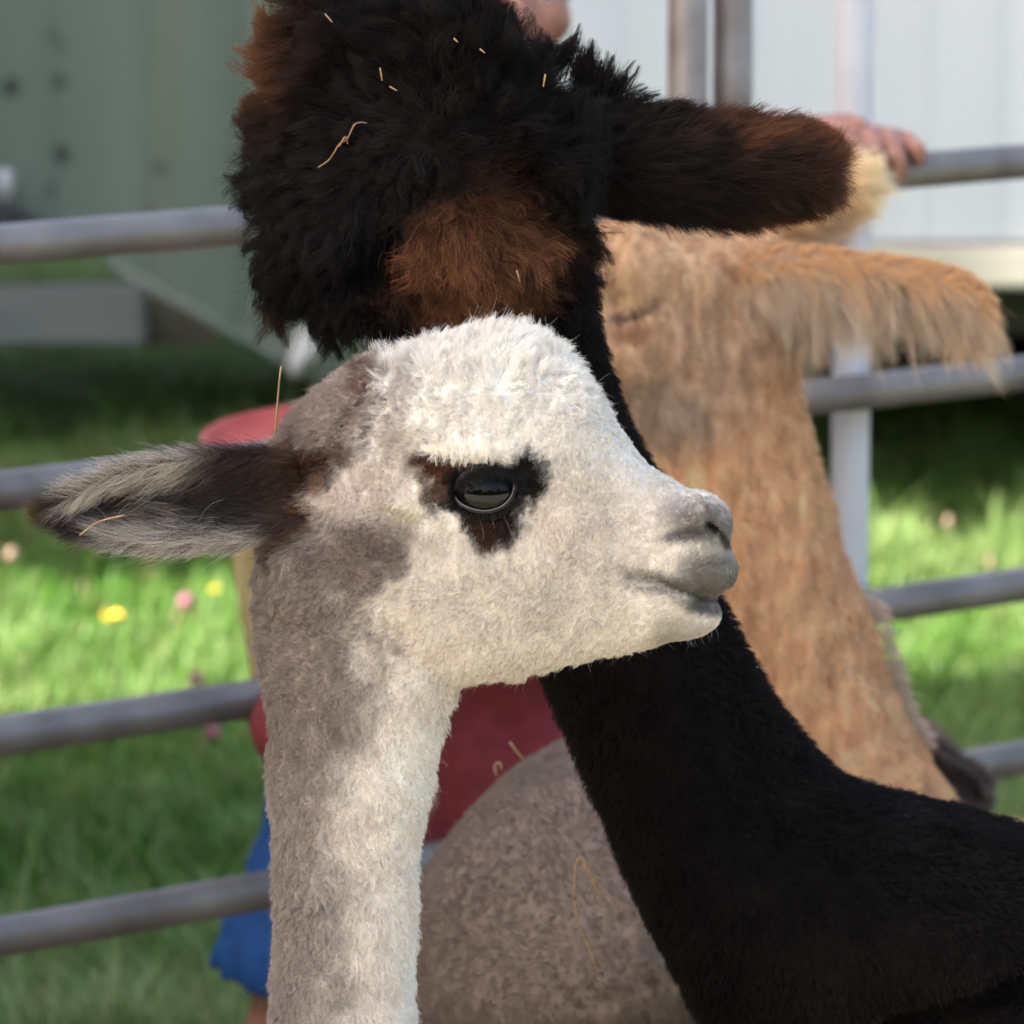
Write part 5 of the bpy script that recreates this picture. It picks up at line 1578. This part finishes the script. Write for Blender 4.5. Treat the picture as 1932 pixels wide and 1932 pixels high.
a = np.array([Q(u, v, YT + 0.03) for u, v in zip(rng.uniform(1400, 1560, n), rng.uniform(415, 470, n))])
strands('poll_wisp', tan, a, np.tile(np.array([0.4, -0.4, 0.8]), (n, 1)), 0.03, np.tile(np.array([1, 0, 0.12]), (n, 1)), 0.3, 0.15, np.tile(np.array([0.62, 0.45, 0.30]), (n, 1)), None, 1.1e-4, 7, 60, 0.5, 0.002, 1, 0.1)


# ------------------------------------------------------------------ rose-grey alpaca, seen along its back
YG = 3.55
xc = 0.074
sh = []
rows = [(xc, 3.44, 0.635, 0.05), (xc, 3.47, 0.66, 0.115), (xc + 0.005, 3.55, 0.668, 0.163), (xc + 0.02, 3.68, 0.662, 0.166), (xc + 0.03, 3.82, 0.655, 0.155), (xc + 0.045, 3.95, 0.655, 0.12), (xc + 0.05, 4.0, 0.66, 0.06)]
rows = np.array(rows)
sh.append(tube(rows[:, :3], rows[:, 3], 40, 30))
hc = Q(1725, 1455, 4.30)
sh.append(tube([[xc + 0.03, 3.9, 0.70], [xc + 0.12, 4.06, 0.69], [0.26, 4.24, 0.70], [hc[0] - 0.03, 4.29, hc[2] + 0.0]], [0.075, 0.058, 0.05, 0.045], 24, 20))
sh.append(ell(1722, 1440, 4.30, 95, 95, 0.045))
sh.append(ell(1690, 1530, 4.27, 60, 70, 0.034))
legs(sh, 3.86, 3.54, xc, 0.60, 0.075, 1, 'y')
sh.append(limb([xc, 3.45, 0.74], [xc, 3.40, 0.60], 0.035, 0.02))
V, F, E = remesh(sh, 0.0040, 5)
N = vnormals(V, F)
V = V - N * 0.005
V = V + N * (0.0016 * fbm(V * 110, 2, 6) + 0.0015 * fbm(V * 45, 2, 16))[:, None]
V[:, 2] = np.maximum(V[:, 2], 0.004)
N = vnormals(V, F)
def g_color(P):
    c = np.array([0.190, 0.150, 0.128]) * (1 + 0.14 * fbm(P * 170, 2, 288)[:, None] + 0.10 * fbm(P * 32, 2, 289)[:, None])
    w = sstep(0.2, 0.7, fbm(P * 9, 2, 290))[:, None] * 0.5
    c = c * (1 - w) + np.array([0.215, 0.165, 0.115]) * w
    return np.clip(c, 0.02, 0.6)
grey = top_mesh('alpaca', V, F, (xc, 3.7, 0), M_hide, g_color(V) * 0.8)
tag(grey, 'grey-brown alpaca with only its rounded shorn back and one ear showing', 'alpaca', 'alpacas standing in the pen')
P, PN = scatter(V, F, N, 150000, view_weight(V, N))
keep = P[:, 2] > 0.03; P, PN = P[keep], PN[keep]
g3 = unit(np.tile(np.array([-0.3, 0.5, -0.6]), (len(P), 1)) + 0.9 * vnoise3(P * 60, 401))
col = g_color(P)
strands('fleece', grey, P, PN, 0.0068, g3, 0.74, 0.16, col * 0.82, np.clip(col * 1.1, 0, 0.7), 1.5e-4, 5, 34000, 0.60, 0.0009, 1.2, 0.05)
def gc_(t, s, P):
    n = len(t)
    c = np.array([0.14, 0.115, 0.11]) * rng.uniform(0.5, 1.5, (n, 1))
    return c, c * 1.3
def gl_(t, s): return 0.016 + 0.008 * rng.random(len(t))
def gg_(t, s, P): return unit(np.stack([0.9 + 0 * t, -0.2 + 0 * t, -0.25 + 0.2 * s], 1) + 0.3 * vnoise3(P * 40, 195))
furry_ear(grey, 'ear', [(1745, 1395), (1790, 1430), (1830, 1455), (1856, 1490)], [(1740, 1500), (1785, 1530), (1830, 1525), (1855, 1498)], 4.27, 0.012, 0.0, (0.06, 0.05, 0.05), 3000, 1500, gc_, gl_, gg_, thick=0.005, rad=1.6e-4, clump=90, pull=0.5, dy0=-0.02)


# ================================================================== SMALL THINGS
def straw(name, pts, Y, r, label, dys=None, group='bits of straw caught in the wool', cat='straw', mat=None):
    P = [Q(u, v, Y + (dys[i] if dys else 0)) for i, (u, v) in enumerate(pts)]
    r *= 0.62 if Y < 3.35 else 0.9
    V, F = tube(P, [r] * (len(P) - 1) + [r * 0.6], 6, max(6, 4 * len(P)))
    o = top_mesh(name, V, F, P[0], mat or M_straw)
    tag(o, label, cat, group)
    return o


straw('straw_stalk', [(518, 838), (526, 730), (530, 695), (531, 690)], YW - 0.004, 0.0009, 'short upright straw stalk standing on the grey nape of the white alpaca')
straw('straw_stalk', [(600, 316), (622, 300), (640, 272), (655, 262), (668, 236), (680, 231), (692, 232)], YB - 0.112, 0.0008, 'bent brown straw with side twigs caught in the black head wool', [0, -.004, -.006, -.008, -.008, -.006, -.004], mat=M_twig)
straw('straw_stalk', [(640, 276), (652, 258), (656, 272)], YB - 0.119, 0.0009, 'short forked twig lying across the bent straw in the black wool', mat=M_twig)
straw('straw_stalk', [(150, 1010), (185, 985), (222, 975), (236, 972)], YW - 0.052, 0.0008, 'pale curved straw lying in the hollow of the grey ear')
straw('straw_stalk', [(1083, 1700), (1086, 1640), (1096, 1618), (1110, 1640), (1124, 1680), (1133, 1712)], 3.40, 0.0009, 'folded straw stalk lying on the grey-brown back', [0.0, 0.0, 0.0, 0.0, 0.0, 0.0])
straw('straw_stalk', [(1084, 1700), (1092, 1745), (1112, 1790), (1132, 1842)], 3.40, 0.0008, 'long thin straw stalk trailing down the grey-brown back')
straw('straw_stalk', [(1100, 1630), (1130, 1670), (1150, 1692), (1168, 1722)], 3.40, 0.0007, 'thin straw fibre beside the folded stalk on the grey-brown back')
straw('straw_stalk', [(962, 1400), (975, 1418), (988, 1432)], 3.56, 0.0008, 'short straw standing up from the ridge of the grey-brown back')
straw('straw_stalk', [(936, 1462), (934, 1444), (944, 1440), (946, 1452)], 3.56, 0.0009, 'curled wisp of straw on the ridge of the grey-brown back')
for (u, v, du, dv, dy, lab) in [(717, 128, 4, 24, -.105, 'short straw bit high in the black wool, left of centre'), (735, 163, 14, 8, -.108, 'pale flat straw bit below the short upright one in the black wool'),
                            (856, 72, 8, 8, -.103, 'tiny straw bit near the top of the black head wool'), (1029, 140, -4, 24, -.092, 'upright straw bit near the poll of the black alpaca'),
                            (905, 92, 10, 8, -.105, 'straw speck right of the tiny bit at the top of the black wool'), (613, 26, 14, 16, -.085, 'straw bit at the upper left of the black wool'),
                            (975, 510, 6, 22, -.122, 'straw bit in the brown cheek tuft')]:
    straw('straw_bit', [(u, v), (u + du / 2, v + dv / 2), (u + du, v + dv)], YB + dy, 0.0008, lab)


# flowers in the grass
M_yellow = noise_mat('yellow_petal', (0.72, 0.46, 0.02), (0.85, 0.60, 0.03), 60, 0.5)
M_pinkp = noise_mat('clover_pink', (0.26, 0.07, 0.12), (0.36, 0.11, 0.17), 60, 0.7)
M_stem = noise_mat('flower_stem', (0.06, 0.12, 0.02), (0.10, 0.18, 0.04), 30, 0.7)
M_seed = noise_mat('dry_seed_head', (0.24, 0.16, 0.11), (0.34, 0.24, 0.17), 60, 0.9)


def flower(name, u, v, Y, r, mat, label, cat='flower', kind='cup', group=None):
    Y = (Y - 1.6) / (Q(u, v, 1.0)[2] - 1.6)          # Y given as the height of the flower above the ground
    top = Q(u, v, Y)
    o = empty(name, (top[0], Y, 0))
    tag(o, label, cat, group)
    V, F = tube([[top[0] + 0.012, Y + 0.01, 0], [top[0] + 0.006, Y, top[2] * 0.6], [top[0], Y, top[2]]], [0.0016, 0.0013, 0.001], 6, 8)
    child_mesh('stem', V, F, o, M_stem)
    if kind == 'cup':
        for a in np.linspace(0, 2 * math.pi, 6)[:-1]:
            c = np.array([math.cos(a), math.sin(a), 0]); s = np.array([-math.sin(a), math.cos(a), 0]); z = np.array([0, 0, 1.0])
            g = []
            for f in np.linspace(0, 1, 5):
                wd = r * 0.62 * math.sin(math.pi * (0.12 + 0.80 * f)) ; ct = top + c * r * (0.15 + 0.85 * f ** 0.9) + z * r * 0.75 * f ** 1.6
                g.append([ct + s * wd * q_ + z * wd * 0.25 * q_ ** 2 for q_ in (-1, -0.4, 0.4, 1)] + [ct + s * wd * q_ - z * 0.0008 + z * wd * 0.25 * q_ ** 2 for q_ in (1, 0.4, -0.4, -1)])
            V, F = grid_shape(np.array(g))
            child_mesh('petal', V, F, o, mat)
        V, F = sph(top + [0, 0, r * 0.12], r * 0.25, 8); child_mesh('flower_centre', V, F, o, mat)
    else:
        V, F = sph(np.zeros(3), 1.0, 14)
        V = V * np.array([r, r, r * (1.0 if kind == 'ball' else 2.0)]); V = V * (1 + 0.16 * vnoise(V / r * 5, 3))[:, None] + top
        child_mesh('flower_head', V, F, o, mat)


flower('buttercup', 214, 1172, 0.15, 0.017, M_yellow, 'larger bright yellow buttercup standing in the sunlit grass below the grey ear', group='wild flowers in the grass')
flower('buttercup', 406, 1116, 0.16, 0.009, M_yellow, 'small yellow buttercup in the grass close to the grey neck', group='wild flowers in the grass')
flower('clover', 353, 1135, 0.15, 0.012, M_pinkp, 'pink clover head beside the small yellow buttercup', kind='ball', group='wild flowers in the grass')
flower('clover', 372, 1282, 0.15, 0.011, M_pinkp, 'pink clover head just above the third left rail', kind='ball', group='wild flowers in the grass')
flower('clover', 402, 1382, 0.14, 0.010, M_pinkp, 'pink clover head just below the third left rail', kind='ball', group='wild flowers in the grass')
flower('clover', 24, 1046, 0.16, 0.011, M_seed, 'pale brownish clover head below the ear tip, near the left edge', kind='ball', group='wild flowers in the grass')
flower('grass_seed_head', 1790, 985, 0.24, 0.0055, M_seed, 'pinkish dry seed head standing against the dark under the white trailer', 'seed head', 'spike')
flower('grass_seed_head', 1870, 1060, 0.18, 0.005, M_seed, 'pale seed head in the sunlit grass near the right edge', 'seed head', 'spike')
